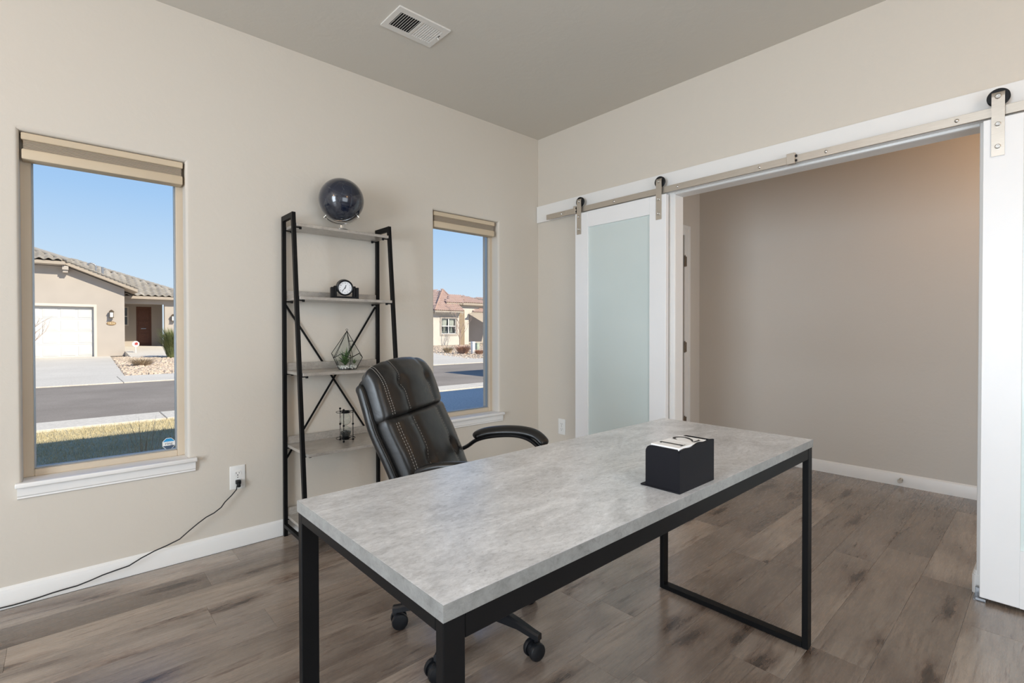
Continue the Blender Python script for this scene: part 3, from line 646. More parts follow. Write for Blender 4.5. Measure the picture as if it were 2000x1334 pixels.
# ================================================================== LADDER SHELF
FX0, FX1 = -2.040, -1.475        # centres of the two side frames
t = empty('ladder_shelf', ((FX0 + FX1) / 2, -0.15, 0), label='leaning five-tier ladder shelf with grey boards in a black metal frame', cat='shelf')
SO = Vector(t.location)
def leg_y(z): return -0.352 + 0.098 * z
def loc(p): return Vector(p) - SO
for X in (FX0, FX1):
    bm = NB(); bar(bm, loc((X, -0.026, 0)), loc((X, -0.026, 1.786)), 0.020, 0.020, (1, 0, 0), 0.001); obj('rear_leg', bm, M_BLACKMETAL, t)
    bm = NB(); bar(bm, loc((X, leg_y(0), 0)), loc((X, leg_y(1.786), 1.786)), 0.020, 0.022, (1, 0, 0), 0.001); obj('front_leg', bm, M_BLACKMETAL, t)
    bm = NB(); bx(bm, loc((X - 0.0098, leg_y(1.76) + 0.008, 1.757)), loc((X + 0.0098, -0.034, 1.786)), 0.001); obj('top_bar', bm, M_BLACKMETAL, t)
    bm = NB(); bx(bm, loc((X - 0.0098, leg_y(0.05) + 0.008, 0.050)), loc((X + 0.0098, -0.034, 0.070)), 0.001); obj('bottom_bar', bm, M_BLACKMETAL, t)
SHZ = [(1.728, -0.195, False), (1.333, -0.237, True), (0.927, -0.283, True), (0.513, -0.345, True), (0.112, -0.385, True)]
for z, yf, rim in SHZ:
    s = box('shelf_board', loc((FX0 + 0.0115, yf, z - 0.016)), loc((FX1 - 0.0115, -0.018, z)), M_SHELF, t, bev=0.001)
    if rim: box('back_lip', loc((FX0 + 0.0115, -0.030, z)), loc((FX1 - 0.0115, -0.018, z + 0.043)), M_SHELF, t, bev=0.001)
    bm = NB()
    for X, d in ((FX0, 1), (FX1, -1)):
        for yy in (max(leg_y(z), yf + 0.02), -0.035):
            cyl(bm, loc((X, yy, z - 0.020)), loc((X + d * 0.045, yy, z - 0.020)), 0.003, n=8); cyl(bm, loc((X + d * 0.038, yy, z - 0.028)), loc((X + d * 0.038, yy, z - 0.016)), 0.007, n=10)
    obj('shelf_pin', bm, M_BLACKMETAL, t, kind='stuff', smooth=40)
for a, b in (((FX0 + .01, 1.30), (FX1 - .01, 0.43)), ((FX1 - .01, 1.30), (FX0 + .01, 0.43))):
    bm = NB(); yy = -0.012 if a[0] < b[0] else -0.015
    bar(bm, loc((a[0], yy, a[1])), loc((b[0], yy, b[1])), 0.003, 0.011, (0, 1, 0)); obj('cross_brace', bm, M_BLACKMETAL, t)

# globe
GR = 0.1245
t = empty('desk_globe', (-1.757, -0.142, 1.728), label='dark navy globe on a silver stand on the top shelf', cat='globe')
def globe_mat():
    q = NT('navy_globe'); v = q.coords((1, 1, 1.15)); n = q.noise(v, 5.6, 7, 0.62, 0.5)
    land = q.ramp(n, ((0.50, (0, 0, 0)), (0.53, (1, 1, 1)))); sea = q.ramp(q.noise(v, 12, 5), ((0.3, (0.006, 0.010, 0.024)), (0.7, (0.012, 0.018, 0.038))))
    ld_ = q.ramp(q.noise(v, 30, 4), ((0.3, (0.018, 0.021, 0.032)), (0.7, (0.055, 0.060, 0.072))))
    c = q.mix(land, sea, ld_)
    sx = q.n('ShaderNodeSeparateXYZ'); tc = q.n('ShaderNodeTexCoord'); q.l(tc.outputs['Object'], sx.inputs[0])
    la = q.math('ABSOLUTE', q.math('SINE', q.math('MULTIPLY', q.math('ARCSINE', q.math('DIVIDE', sx.outputs['Z'], GR)), 6.0)))
    lo_ = q.math('ABSOLUTE', q.math('SINE', q.math('MULTIPLY', q.math('ARCTAN2', sx.outputs['Y'], sx.outputs['X']), 6.0)))
    ln = q.math('LESS_THAN', q.math('MINIMUM', la, lo_), 0.030)
    c = q.mix(q.math('MULTIPLY', ln, 0.5), c, (0.07, 0.08, 0.11))
    q.l(c, q.b.inputs['Base Color']); q.b.inputs['Roughness'].default_value = 0.16; q.b.inputs['Coat Weight'].default_value = 0.6; q.b.inputs['Coat Roughness'].default_value = 0.04; return q.m
bm = NB(); ball(bm, (0, 0, 0), GR, 48, 32); g = obj('globe_ball', bm, globe_mat(), t, smooth=180); gz = 0.177; g.location = (0, 0, gz); g.rotation_euler = (0.35, -0.45, 1.0)
bm = NB(); lathe(bm, [(0, 0), (0.050, 0), (0.052, 0.002), (0.050, 0.005), (0.012, 0.009), (0.0105, 0.012), (0.0105, 0.030), (0.008, 0.032), (0, 0.032)], n=32); obj('stand_foot', bm, M_CHROME, t, smooth=35)
bm = NB(); R_ = GR + 0.012; dr = (RT.x, RT.y); pts = []
for k in range(21): a = math.radians(-90 - 46 + k * 92 / 20); pts.append((R_ * math.cos(a) * dr[0], R_ * math.cos(a) * dr[1], gz + R_ * math.sin(a)))
tube(bm, pts, 0.0035, 8)
for s in (0, -1): p = Vector(pts[s]); q = (Vector((0, 0, gz)) - p).normalized(); cyl(bm, p - q * 0.006, p + q * 0.0115, 0.0045, n=10)
obj('cradle', bm, M_CHROME, t, smooth=40)

# clock
t = empty('desk_clock', (-1.752, -0.165, 1.333), -0.62 + 0.35, label='small round black desk clock in a U-shaped stand on the second shelf', cat='clock')
bm = NB()
for s in (-1, 1): bx(bm, (s * 0.068 - 0.008, -0.026, 0), (s * 0.068 + 0.008, 0.026, 0.066), 0.001); bx(bm, (s * 0.052 - 0.008, -0.018, 0.012), (s * 0.052 + 0.008, 0.018, 0.074), 0.002)
bx(bm, (-0.068, -0.026, 0), (0.068, 0.026, 0.014), 0.001); obj('stand', bm, M_BLACKMETAL, t)
CT = Matrix.Translation((0, 0, 0.067)) @ Matrix.Rotation(math.radians(10), 4, 'X') @ Matrix.Rotation(PI / 2, 4, 'X')
bm = NB(); lathe(bm, [(0, -0.026), (0.043, -0.026), (0.046, -0.022), (0.046, 0.020), (0.045, 0.027), (0.0405, 0.030), (0.037, 0.028), (0.036, 0.022), (0, 0.022)], n=40, M=CT); obj('case', bm, M_BLACKPL, t, smooth=35)
def pl(name, bm, m, **k): bmesh.ops.transform(bm, matrix=CT, verts=bm.verts); return obj(name, bm, m, t, **k)
M_DIAL = mat('clock_dial_white', (0.80, 0.81, 0.83), 0.4, vary=0.005)
bm = NB(); cyl(bm, (0, 0, 0.0221), (0, 0, 0.0228), 0.036, n=40); dial = pl('dial', bm, M_DIAL)
ink = bpy.data.materials['black_ink']
bm = NB()
for k in range(12):
    tm = text_mesh(str(k if k else 12), 0.0098, 0.0001); a = PI / 2 - k * PI / 6
    tb = NB(); tb.from_mesh(tm); bmesh.ops.transform(tb, matrix=Matrix.Translation((0.0275 * math.cos(a), 0.0275 * math.sin(a), 0.0231)), verts=tb.verts)
    m2 = bpy.data.meshes.new('n'); tb.to_mesh(m2); tb.free(); bm.from_mesh(m2)
bmesh.ops.transform(bm, matrix=CT, verts=bm.verts); obj('dial_numerals', bm, ink, dial, keep=True, kind='stuff')
for nm, ang, L_, w_ in (('hour_hand', math.radians(90 - 18), 0.017, 0.0032), ('minute_hand', math.radians(90 - 219), 0.026, 0.0026)):
    bm = NB(); bx(bm, (-0.004, -w_ / 2, 0.0236), (L_, w_ / 2, 0.0242), 0, 1, Matrix.Rotation(ang, 4, 'Z')); cyl(bm, (0, 0, 0.0234), (0, 0, 0.0246), 0.003, n=12); pl(nm, bm, ink)

# terrarium
TB = Vector((-1.732, -0.150, 0.927))
t = empty('glass_terrarium', TB, label='teardrop-shaped geometric glass terrarium with black edges on the middle shelf', cat='terrarium')
n = 5; ph = math.radians(-100)
bot = [Vector((0.052 * math.cos(ph + 2 * PI * k / n), 0.052 * math.sin(ph + 2 * PI * k / n), 0.002)) for k in range(n)]
low = [Vector((0.086 * math.cos(ph + 2 * PI * k / n), 0.086 * math.sin(ph + 2 * PI * k / n), 0.068)) for k in range(n)]
hig = [Vector((0.086 * math.cos(ph + 2 * PI * (k + .5) / n), 0.086 * math.sin(ph + 2 * PI * (k + .5) / n), 0.092)) for k in range(n)]
apx = Vector((0, 0, 0.222))
bm = NB(); E_ = set()
for k in range(n):
    j = (k + 1) % n
    for a, b in ((bot[k], bot[j]), (bot[k], low[k]), (low[k], hig[k]), (hig[k], low[j]), (low[k], apx), (hig[k], apx) if k % 2 else (low[k], apx)): E_.add((tuple(a), tuple(b)))
for a, b in E_: cyl(bm, a, b, 0.0016, n=6)
cyl(bm, low[0].lerp(apx, 0.62), low[1].lerp(apx, 0.62), 0.0016, n=6)
tube(bm, [(0, 0.0, 0.222 + 0.006 - 0.006 * math.cos(k * PI / 6)) + Vector((0.006 * math.sin(k * PI / 6), 0, 0)) if False else Vector((0.006 * math.sin(k * PI / 6), 0, 0.228 - 0.006 * math.cos(k * PI / 6))) for k in range(13)], 0.0011, 6)
obj('metal_edging', bm, M_BLACKMETAL, t)
for k in range(n):
    j = (k + 1) % n
    for P in ([bot[k], bot[j], low[j], hig[k], low[k]], [low[k], hig[k], apx], [hig[k], low[j], apx]):
        if k == 0 and len(P) == 3: continue
        bm = NB(); c = sum(P, Vector()) / len(P); nn = Vector((c.x, c.y, 0)).normalized() * -0.001
        A = [bm.verts.new(p) for p in P]; B = [bm.verts.new(p + nn) for p in P]; bm.faces.new(A); bm.faces.new(B[::-1])
        for i in range(len(P)): bm.faces.new((A[i], B[i], B[(i + 1) % len(P)], A[(i + 1) % len(P)]))
        obj('glass_pane', bm, M_THINGLASS, t)
bm = NB(); prism(bm, [(p.x * 0.97, p.y * 0.97) for p in bot], 2, 0.0005, 0.002); obj('floor_pane', bm, M_BLACKMETAL, t)
rr = random.Random(3); bm = NB()
for k in range(170):
    a = rr.random() * 2 * PI; q = math.sqrt(rr.random()); z = 0.006 + rr.random() * 0.014; R2 = (0.046 + z * 0.35) * q
    r3 = 0.0038 + rr.random() * 0.002; g = bmesh.ops.create_icosphere(bm, subdivisions=1, radius=r3)
    bmesh.ops.transform(bm, matrix=Matrix.Translation((R2 * math.cos(a), R2 * math.sin(a), z)) @ Matrix.Rotation(rr.random() * 3, 4, 'X') @ Matrix.Diagonal((1.2, 1, 0.8, 1)), verts=g['verts'])
obj('white_gravel', bm, mat('white_stone', (0.78, 0.77, 0.74), 0.6, vary=0.1, vscale=60), kind='stuff', label='white gravel in the bottom of the glass terrarium').location = TB
g = bpy.data.objects['white_gravel']; g['category'] = 'gravel'
def leafgreen(name, a, b):
    q = NT(name); q.l(q.ramp(q.noise(q.coords(), 40, 3), ((0.3, a), (0.7, b))), q.b.inputs['Base Color']); q.b.inputs['Roughness'].default_value = 0.5; return q.m
def rosette(name, base, nleaf, L, w, spread, m, label, cat, seed, parent=None):
    rr = random.Random(seed); e = empty(name, base, label=label, cat=cat)
    for k in range(nleaf):
        a = 2 * PI * k * 0.382; tilt = spread * (0.12 + 0.88 * (k / nleaf)) ; l = L * (0.7 + 0.4 * rr.random())
        bm = NB(); pv = None
        for s in range(6):
            q = s / 5; ww = w * (1 - q ** 1.6) + 0.0004; hor = l * q * math.sin(tilt * (0.55 + 0.45 * q)); z = l * q * math.cos(tilt * (0.55 + 0.45 * q)) + 0.001
            c = Vector((hor * math.cos(a), hor * math.sin(a), z)); sd_ = Vector((-math.sin(a), math.cos(a), 0)) * ww; nm = Vector((math.cos(a), math.sin(a), 0.4)) * ww * 0.35
            rg = [bm.verts.new(c - sd_), bm.verts.new(c + nm), bm.verts.new(c + sd_), bm.verts.new(c - nm * 0.2)]
            if pv:
                for i in range(4): bm.faces.new((pv[i], pv[(i + 1) % 4], rg[(i + 1) % 4], rg[i]))
            else: bm.faces.new(rg[::-1])
            pv = rg
        bm.faces.new(pv); obj('leaf', bm, m, e, smooth=60)
    return e
G1 = leafgreen('agave_green', (0.035, 0.10, 0.020), (0.09, 0.19, 0.05)); G2 = leafgreen('succulent_green', (0.10, 0.17, 0.06), (0.22, 0.27, 0.12))
rosette('spiky_succulent', TB + Vector((-0.012, -0.004, 0.024)), 42, 0.100, 0.0048, 1.45, G1, 'spiky green succulent inside the glass terrarium', 'plant', 5)
rosette('small_succulent', TB + Vector((0.040, -0.010, 0.030)), 20, 0.034, 0.0036, 1.6, G2, 'small yellow-green succulent at the right inside the glass terrarium', 'plant', 6)

# hourglass
t = empty('hourglass', (-1.752, -0.172, 0.513), label='hourglass with black sand in a wire stand on the fourth shelf', cat='hourglass')
H = 0.172; RR = 0.045; bl = M_BLACKMETAL
for k in range(3):
    a = math.radians(-128 + k * 120); x, y = 0.042 * math.cos(a), 0.042 * math.sin(a)
    bm = NB(); cyl(bm, (x, y, 0.006), (x, y, H + 0.012), 0.0021, n=8)
    for z in (0.0065, H / 2 + 0.01, H + 0.014): ball(bm, (x, y, z), 0.0062, 12, 8)
    obj('rod', bm, bl, t, smooth=50)
for z in (0.019, H - 0.002):
    bm = NB(); tube(bm, [(RR * 1.16 * math.cos(k * PI / 12), RR * 1.16 * math.sin(k * PI / 12), z) for k in range(25)], 0.0015, 6, caps=False); tube(bm, [(RR * 0.6 * math.cos(k * PI / 12), RR * 0.6 * math.sin(k * PI / 12), z) for k in range(25)], 0.0015, 6, caps=False)
    for k in range(3): a = math.radians(-128 + k * 120); cyl(bm, (0.02 * math.cos(a), 0.02 * math.sin(a), z), (RR * 1.16 * math.cos(a), RR * 1.16 * math.sin(a), z), 0.0015, n=6)
    obj('wire_ring', bm, bl, t, smooth=60)
for s, z in ((1, 0.010), (-1, H + 0.004)):
    bm = NB(); lathe(bm, [(0, 0), (0.018, 0), (0.020, s * 0.006), (0.029, s * -0.0) if False else (0.024, s * 0.012), (0.012, s * 0.015), (0, s * 0.015)], c=(0, 0, z), n=24); obj('end_cap', bm, bl, t, smooth=50)
def bulb(z): # radius of the glass at height z (0..1)
    q = abs(z - 0.5) * 2; return 0.0028 + 0.0285 * math.sin(min(1, q * 1.02) ** 0.75 * PI * 0.86) ** 0.9 if q > 0.02 else 0.0028
prof = [(bulb(k / 40), 0.020 + (H - 0.030) * k / 40) for k in range(41)]
bm = NB(); lathe(bm, prof, n=28); lathe(bm, [(max(r - 0.0009, 0.001), z) for r, z in prof], n=28); obj('glass_bulbs', bm, M_THINGLASS, t, smooth=80)
sp = [(0, 0.0225)] + [(max(r - 0.0014, 0), z) for r, z in prof if 0.0225 < z < 0.058] + [(0, 0.066)]
bm = NB(); lathe(bm, sp, n=28); obj('sand', bm, mat('black_sand', (0.015, 0.018, 0.020), 0.9, bump=0.3, bscale=900), t, smooth=50, label='black sand in the lower bulb')

# ================================================================== OFFICE CHAIR (local +x forward, +y to the sitter's left)
t = chair = empty('office_chair', (-1.79, -1.415, 0), math.radians(-55.8), label='high-backed black leather office chair with tufted back and padded arms behind the desk', cat='chair')
BP = [(-0.035, 0.50), (-0.075, 0.56), (-0.110, 0.64), (-0.150, 0.73), (-0.195, 0.82), (-0.222, 0.90), (-0.250, 0.975), (-0.285, 1.02), (-0.315, 1.035)]   # front face of the back
def backline(v):
    """front face of the back at height v (0..1), and its normal (pointing forward)"""
    q = max(0.0, min(0.99999, v)) * (len(BP) - 1); i = int(q); f = q - i
    def c(i): i = max(0, min(len(BP) - 1, i)); return Vector((BP[i][0], BP[i][1]))
    p0, p1, p2, p3 = c(i - 1), c(i), c(i + 1), c(i + 2)
    P = 0.5 * ((2 * p1) + (p2 - p0) * f + (2 * p0 - 5 * p1 + 4 * p2 - p3) * f * f + (3 * p1 - p0 - 3 * p2 + p3) * f ** 3)
    T = 0.5 * ((p2 - p0) + 2 * (2 * p0 - 5 * p1 + 4 * p2 - p3) * f + 3 * (3 * p1 - p0 - 3 * p2 + p3) * f * f)
    T = T.normalized(); return P, Vector((T.y, -T.x))
def halfw(v): return 0.262 - 0.014 * abs(v - 0.55) * 2 - 0.02 * max(0, v - 0.9) * 10 * 0.3
SEAMS = (-0.118, 0.118)
BUT = {'u': [(-0.118, 0.72), (0.118, 0.72)], 'l': [(-0.118, 0.30), (0.118, 0.30)]}
def cushion(v0, v1, key, thick):
    nv, nth = 46, 96; bm = NB(); rings = []; fr = {}
    def surf(v, th):
        q = (v - v0) / (v1 - v0); seam_end = (q < 0.5) == (key == 'u'); e = min(q, 1 - q); edge = math.sin(min(1, e / (0.07 if seam_end else 0.16)) * PI / 2) ** 0.6
        P, N = backline(v); W_ = halfw(v) * (0.975 + 0.025 * edge if seam_end else 0.93 + 0.07 * edge) - 0.006; Tt = thick * ((0.62 + 0.38 * edge) if seam_end else (0.30 + 0.70 * edge))
        n_ = 4.2; c, s = math.cos(th), math.sin(th)
        y = W_ * math.copysign(abs(c) ** (2 / n_), c); x = Tt / 2 * math.copysign(abs(s) ** (2 / n_), s)
        if s > 0:
            puff = 0.016 * math.cos(min(1, abs(y) / W_) * PI / 2) * edge
            g = sum(math.exp(-((y - sy) / 0.006) ** 2) * 0.005 + math.exp(-((y - sy) / 0.026) ** 2) * 0.0045 for sy in SEAMS)
            g += sum(math.exp(-((abs(y) - 0.222) / 0.005) ** 2) * 0.003 for _ in (0,))
            g += sum(math.exp(-(((y - by) / 0.024) ** 2 + ((v - bv) / 0.038) ** 2)) * 0.015 for by, bv in BUT[key])
            wr = 0.0018 * noise.noise(Vector((y * 14, v * 16, 3.1))) + 0.0012 * noise.noise(Vector((y * 40, v * 22, 7.7)))
            x += (puff - g * edge * (1.0 if seam_end else min(1.0, e / 0.22)) + wr) * s
        off = -thick / 2 + x
        return Vector((P.x + N.x * off, y, P.y + N.y * off))
    for i in range(nv + 1):
        v = v0 + (v1 - v0) * (0.5 - 0.5 * math.cos(PI * i / nv)) * 1.0
        rings.append([bm.verts.new(surf(v, 2 * PI * k / nth)) for k in range(nth)])
    for A, B in zip(rings, rings[1:]):
        for k in range(nth): bm.faces.new((A[k], A[(k + 1) % nth], B[(k + 1) % nth], B[k]))
    for R2 in (rings[0], rings[-1]):
        c = sum((v.co for v in R2), Vector()) / nth; cv = bm.verts.new(c)
        for k in range(nth): bm.faces.new((R2[k], R2[(k + 1) % nth], cv))
    def front(y, v, lift=0.0):
        W_ = halfw(v) - 0.006; n_ = 4.2; c = math.copysign(min(1, abs(y) / W_) ** (n_ / 2), y); th = math.acos(max(-1, min(1, c)))
        p = surf(v, th); P, N = backline(v); return p + Vector((N.x, 0, N.y)) * lift, Vector((N.x, 0, N.y))
    return bm, front
def stitches(front, lines, parent):
    bm = NB()
    for y, va, vb in lines:
        pts = []; k = 0; steps = max(2, int(abs(vb - va) * 0.62 / 0.0085))
        for i in range(steps):
            v = va + (vb - va) * i / steps; v2 = va + (vb - va) * (i + 0.58) / steps
            a, N = front(y, v, 0.0006); b, _ = front(y, v2, 0.0006); bar(bm, a, b, 0.0011, 0.0009, (0, 1, 0))
    return obj('stitching', bm, M_STITCH, parent, kind='stuff')
for nm, v0, v1, key in (('upper_cushion', 0.535, 1.0, 'u'), ('lower_cushion', 0.0, 0.545, 'l')):
    bm, fr = cushion(v0, v1, key, 0.088 if key == 'l' else 0.108); q = obj(nm, bm, M_LEATHER, t, smooth=80)
    d = v1 - v0
    stitches(fr, [(s * u, v0 + d * 0.05, v1 - d * 0.05) for s in (-1, 1) for u in (0.112, 0.216, 0.226)], q)
    for by, bv in BUT[key]:
        p, N = fr(by, bv, 0.002); bm = NB(); M = Matrix.Translation(p) @ N.to_track_quat('Z', 'Y').to_matrix().to_4x4()
        lathe(bm, [(0, 0.0075), (0.006, 0.0068), (0.0105, 0.004), (0.0128, -0.002), (0.011, -0.006), (0, -0.006)], n=20, M=M); obj('button', bm, M_LEATHER, q, smooth=80)
# outer shell of the back
bm = NB(); rings = []; nth = 64
for i in range(31):
    v = 0.0 + 0.885 * i / 30; P, N = backline(v); q = i / 30; e = min(q, 1 - q); edge = math.sin(min(1, e / 0.10) * PI / 2) ** 0.6
    W_ = (halfw(v) + 0.004) * (0.95 + 0.05 * edge); Tt = 0.056 * (0.25 + 0.75 * edge); rg = []
    for k in range(nth):
        a = 2 * PI * k / nth; c, s = math.cos(a), math.sin(a)
        y = W_ * math.copysign(abs(c) ** 0.5, c); x = Tt / 2 * math.copysign(abs(s) ** 0.5, s)
        if s < 0: x -= 0.012 * math.cos(min(1, abs(y) / W_) * PI / 2) * edge
        off = -0.088 + x; rg.append(bm.verts.new((P.x + N.x * off, y, P.y + N.y * off)))
    rings.append(rg)
for A, B in zip(rings, rings[1:]):
    for k in range(nth): bm.faces.new((A[k], A[(k + 1) % nth], B[(k + 1) % nth], B[k]))
bm.faces.new(rings[0]); bm.faces.new(rings[-1]); shell = obj('back_shell', bm, M_LEATHER, t, smooth=70)
for s in (-1, 1):
    bm = NB(); pts = []
    for i in range(25):
        v = 0.02 + 0.82 * i / 24; P, N = backline(v); off = -0.074; pts.append((P.x + N.x * off, s * (halfw(v) + 0.0025), P.y + N.y * off))
    tube(bm, pts, 0.0035, 6); obj('piping', bm, M_LEATHER, shell, smooth=60)
# seat
bm = NB(); rings = []; nth = 64
for i in range(17):
    q = i / 16; z = 0.405 + 0.098 * q; e = math.sin(PI * q) ** 0.5; rg = []
    for k in range(nth):
        a = 2 * PI * k / nth; c, s = math.cos(a), math.sin(a); n_ = 3.2
        x = 0.03 + (0.235 + 0.018 * e) * math.copysign(abs(c) ** (2 / n_), c); y = (0.238 + 0.018 * e) * math.copysign(abs(s) ** (2 / n_), s)
        rg.append(bm.verts.new((x, y, z - 0.02 * max(0, (x - 0.18) / 0.1) * q)))
    rings.append(rg)
for A, B in zip(rings, rings[1:]):
    for k in range(nth): bm.faces.new((A[k], A[(k + 1) % nth], B[(k + 1) % nth], B[k]))
for R2, dz in ((rings[0], 0), (rings[-1], 0.012)):
    c = bm.verts.new((0.03, 0, R2[0].co.z + dz))
    for k in range(nth): bm.faces.new((R2[k], R2[(k + 1) % nth], c))
obj('seat', bm, M_LEATHER, t, smooth=70)
# arms
for s in (-1, 1):
    yo = s * 0.292
    pad = [(-0.085, 0.668), (-0.072, 0.684), (-0.030, 0.699), (0.030, 0.708), (0.090, 0.711), (0.145, 0.708), (0.190, 0.697), (0.222, 0.674), (0.236, 0.652)]
    def cr_(P, m=6):
        out = []
        for i in range(len(P) - 1):
            p0, p1, p2, p3 = (Vector(P[max(i - 1, 0)]), Vector(P[i]), Vector(P[i + 1]), Vector(P[min(i + 2, len(P) - 1)]))
            for k in range(m): f = k / m; out.append(0.5 * ((2 * p1) + (p2 - p0) * f + (2 * p0 - 5 * p1 + 4 * p2 - p3) * f * f + (3 * p1 - p0 - 3 * p2 + p3) * f ** 3))
        out.append(Vector(P[-1])); return out
    L_ = cr_(pad); m = len(L_)
    bm = NB(); rad = [0.0165 * (math.sin(min(1, min(i, m - 1 - i) / (m * 0.10) + 0.12) * PI / 2)) for i in range(m)]
    tube(bm, [(p.x, yo + s * 0.012 * math.sin(i / m * PI), p.y) for i, p in enumerate(L_)], rad, 20, flat=(1.75, 1.0)); obj('arm_pad', bm, M_LEATHER, t, smooth=70)
    fl = cr_([(-0.165, 0.608), (-0.118, 0.632), (-0.078, 0.660), (-0.02, 0.679), (0.06, 0.690), (0.125, 0.688), (0.175, 0.670), (0.212, 0.635), (0.225, 0.590), (0.212, 0.530), (0.175, 0.470), (0.13, 0.430), (0.08, 0.405)])
    bm = NB(); tube(bm, [(p.x, yo - s * 0.0 - s * max(0, (0.60 - p.y)) * 0.30, p.y) for p in fl], 0.0105, 12, flat=(1.9, 0.85)); obj('arm_frame', bm, M_BLACKPL, t, smooth=60)
# mechanism, column, base, casters
box('seat_plate', (-0.13, -0.10, 0.365), (0.13, 0.10, 0.405), M_BLACKPL, t, bev=0.008, seg=2)
bm = NB(); bar(bm, (-0.10, 0, 0.385), (-0.155, 0, 0.52), 0.07, 0.018, (0, 1, 0), 0.003); bar(bm, (-0.155, 0, 0.50), (-0.215, 0, 0.66), 0.07, 0.012, (0, 1, 0), 0.003); obj('back_bracket', bm, M_BLACKPL, t)
bm = NB(); cyl(bm, (0, 0, 0.10), (0, 0, 0.27), 0.027, n=24); cyl(bm, (0, 0, 0.27), (0, 0, 0.37), 0.015, n=20); obj('gas_column', bm, M_BLACKPL, t, smooth=40)
bm = NB(); lathe(bm, [(0, 0.072), (0.040, 0.072), (0.046, 0.085), (0.046, 0.120), (0.034, 0.130), (0, 0.130)], n=24); obj('base_hub', bm, M_BLACKPL, t, smooth=40)
world0 = math.radians(-55.8)
for k in range(5):
    a = math.radians(138 + 72 * k) - world0; ca, sa = math.cos(a), math.sin(a); RB = 0.296
    bm = NB(); pr = [(0.030, 0.128, 0.072, 0.026), (0.12, 0.122, 0.078, 0.021), (0.22, 0.105, 0.078, 0.017), (RB - 0.010, 0.089, 0.066, 0.014), (RB + 0.012, 0.086, 0.062, 0.012)]
    pv = None
    for r, zt_, zb, hw_ in pr:
        rg = [bm.verts.new((r * ca - y * sa, r * sa + y * ca, z)) for y, z in ((-hw_, zb), (hw_, zb), (hw_, zt_ - 0.006), (hw_ * 0.6, zt_), (-hw_ * 0.6, zt_), (-hw_, zt_ - 0.006))]
        if pv:
            for i in range(6): bm.faces.new((pv[i], pv[(i + 1) % 6], rg[(i + 1) % 6], rg[i]))
        else: bm.faces.new(rg)
        pv = rg
    bm.faces.new(pv[::-1]); cyl(bm, (RB * ca, RB * sa, 0.048), (RB * ca, RB * sa, 0.084), 0.0115, n=14); obj('base_leg', bm, M_BLACKPL, t, smooth=35)
    ang = a + (0.35, 2.4, 1.2, -0.9, 0.6)[k]; c = Vector((RB * ca - 0.012 * math.cos(ang), RB * sa - 0.012 * math.sin(ang), 0.0312)); ax = Vector((-math.sin(ang), math.cos(ang), 0))
    bm = NB(); cyl(bm, c - ax * 0.009, c + ax * 0.009, 0.024, n=20); cyl(bm, (RB * ca, RB * sa, 0.030), (RB * ca, RB * sa, 0.060), 0.009, n=12); cs = obj('caster', bm, M_BLACKPL, t, smooth=40)
    for sgn in (-1, 1):
        bm = NB(); M = Matrix.Translation(c + ax * sgn * 0.010) @ (ax * sgn).to_track_quat('Z', 'Y').to_matrix().to_4x4()
        lathe(bm, [(0, 0), (0.0295, 0), (0.0310, 0.003), (0.0310, 0.012), (0.0285, 0.0170), (0.021, 0.0192), (0, 0.020)], n=28, M=M); obj('wheel', bm, M_BLACKPL, cs, smooth=40)

# ================================================================== OUTSIDE
G = -0.08
# our own house: stucco shell, eaves, roof and the garage wing that throw the shadows on the lawn and drive
M_STUCCO = mat('tan_stucco', (0.475, 0.42, 0.37), 0.9, vary=0.04, vscale=1.5, bump=0.4, bscale=60)
M_STUCCO2 = mat('cream_stucco', (0.66, 0.61, 0.54), 0.9, vary=0.04, vscale=1.5, bump=0.4, bscale=60)
M_EAVE = mat('taupe_fascia', (0.42, 0.35, 0.28), 0.7, vary=0.04)
obj('wall_outer', panel_with_holes(1, WT, WT + 0.05, [-7.0, W1[0], W1[1], W2[0], W2[1], 3.6], [G, WZ[0], WZ[1], 3.0], [(W1[0], W1[1], *WZ), (W2[0], W2[1], *WZ)]), M_STUCCO, kind='structure')
bm = NB(); prism(bm, [(-12, 3.0), (0.47, 3.0), (0.47, 3.10), (-6, 5.2), (-12, 3.3)], 0, -9.0, 3.6); obj('roof', bm, M_EAVE, kind='structure')
bm = NB(); bx(bm, (3.6, -8, G), (9.5, 0.95, 2.9)); obj('wall_garage_wing', bm, M_STUCCO, kind='structure')
bm = NB(); prism(bm, [(-8.3, 2.98), (1.27, 2.98), (1.27, 3.10), (-3.5, 4.7), (-8.3, 3.1)], 0, 3.4, 9.9); obj('roof_garage_wing', bm, M_EAVE, kind='structure')
bm = NB(); bx(bm, (7.85, -6, 2.9), (12.5, 3.05, 4.80)); bx(bm, (8.2, -6, G), (12.2, 2.7, 2.9)); obj('wall_shadow_block', bm, M_STUCCO, kind='structure')  # unseen taller block, shaped to cast the patch of shadow on the road
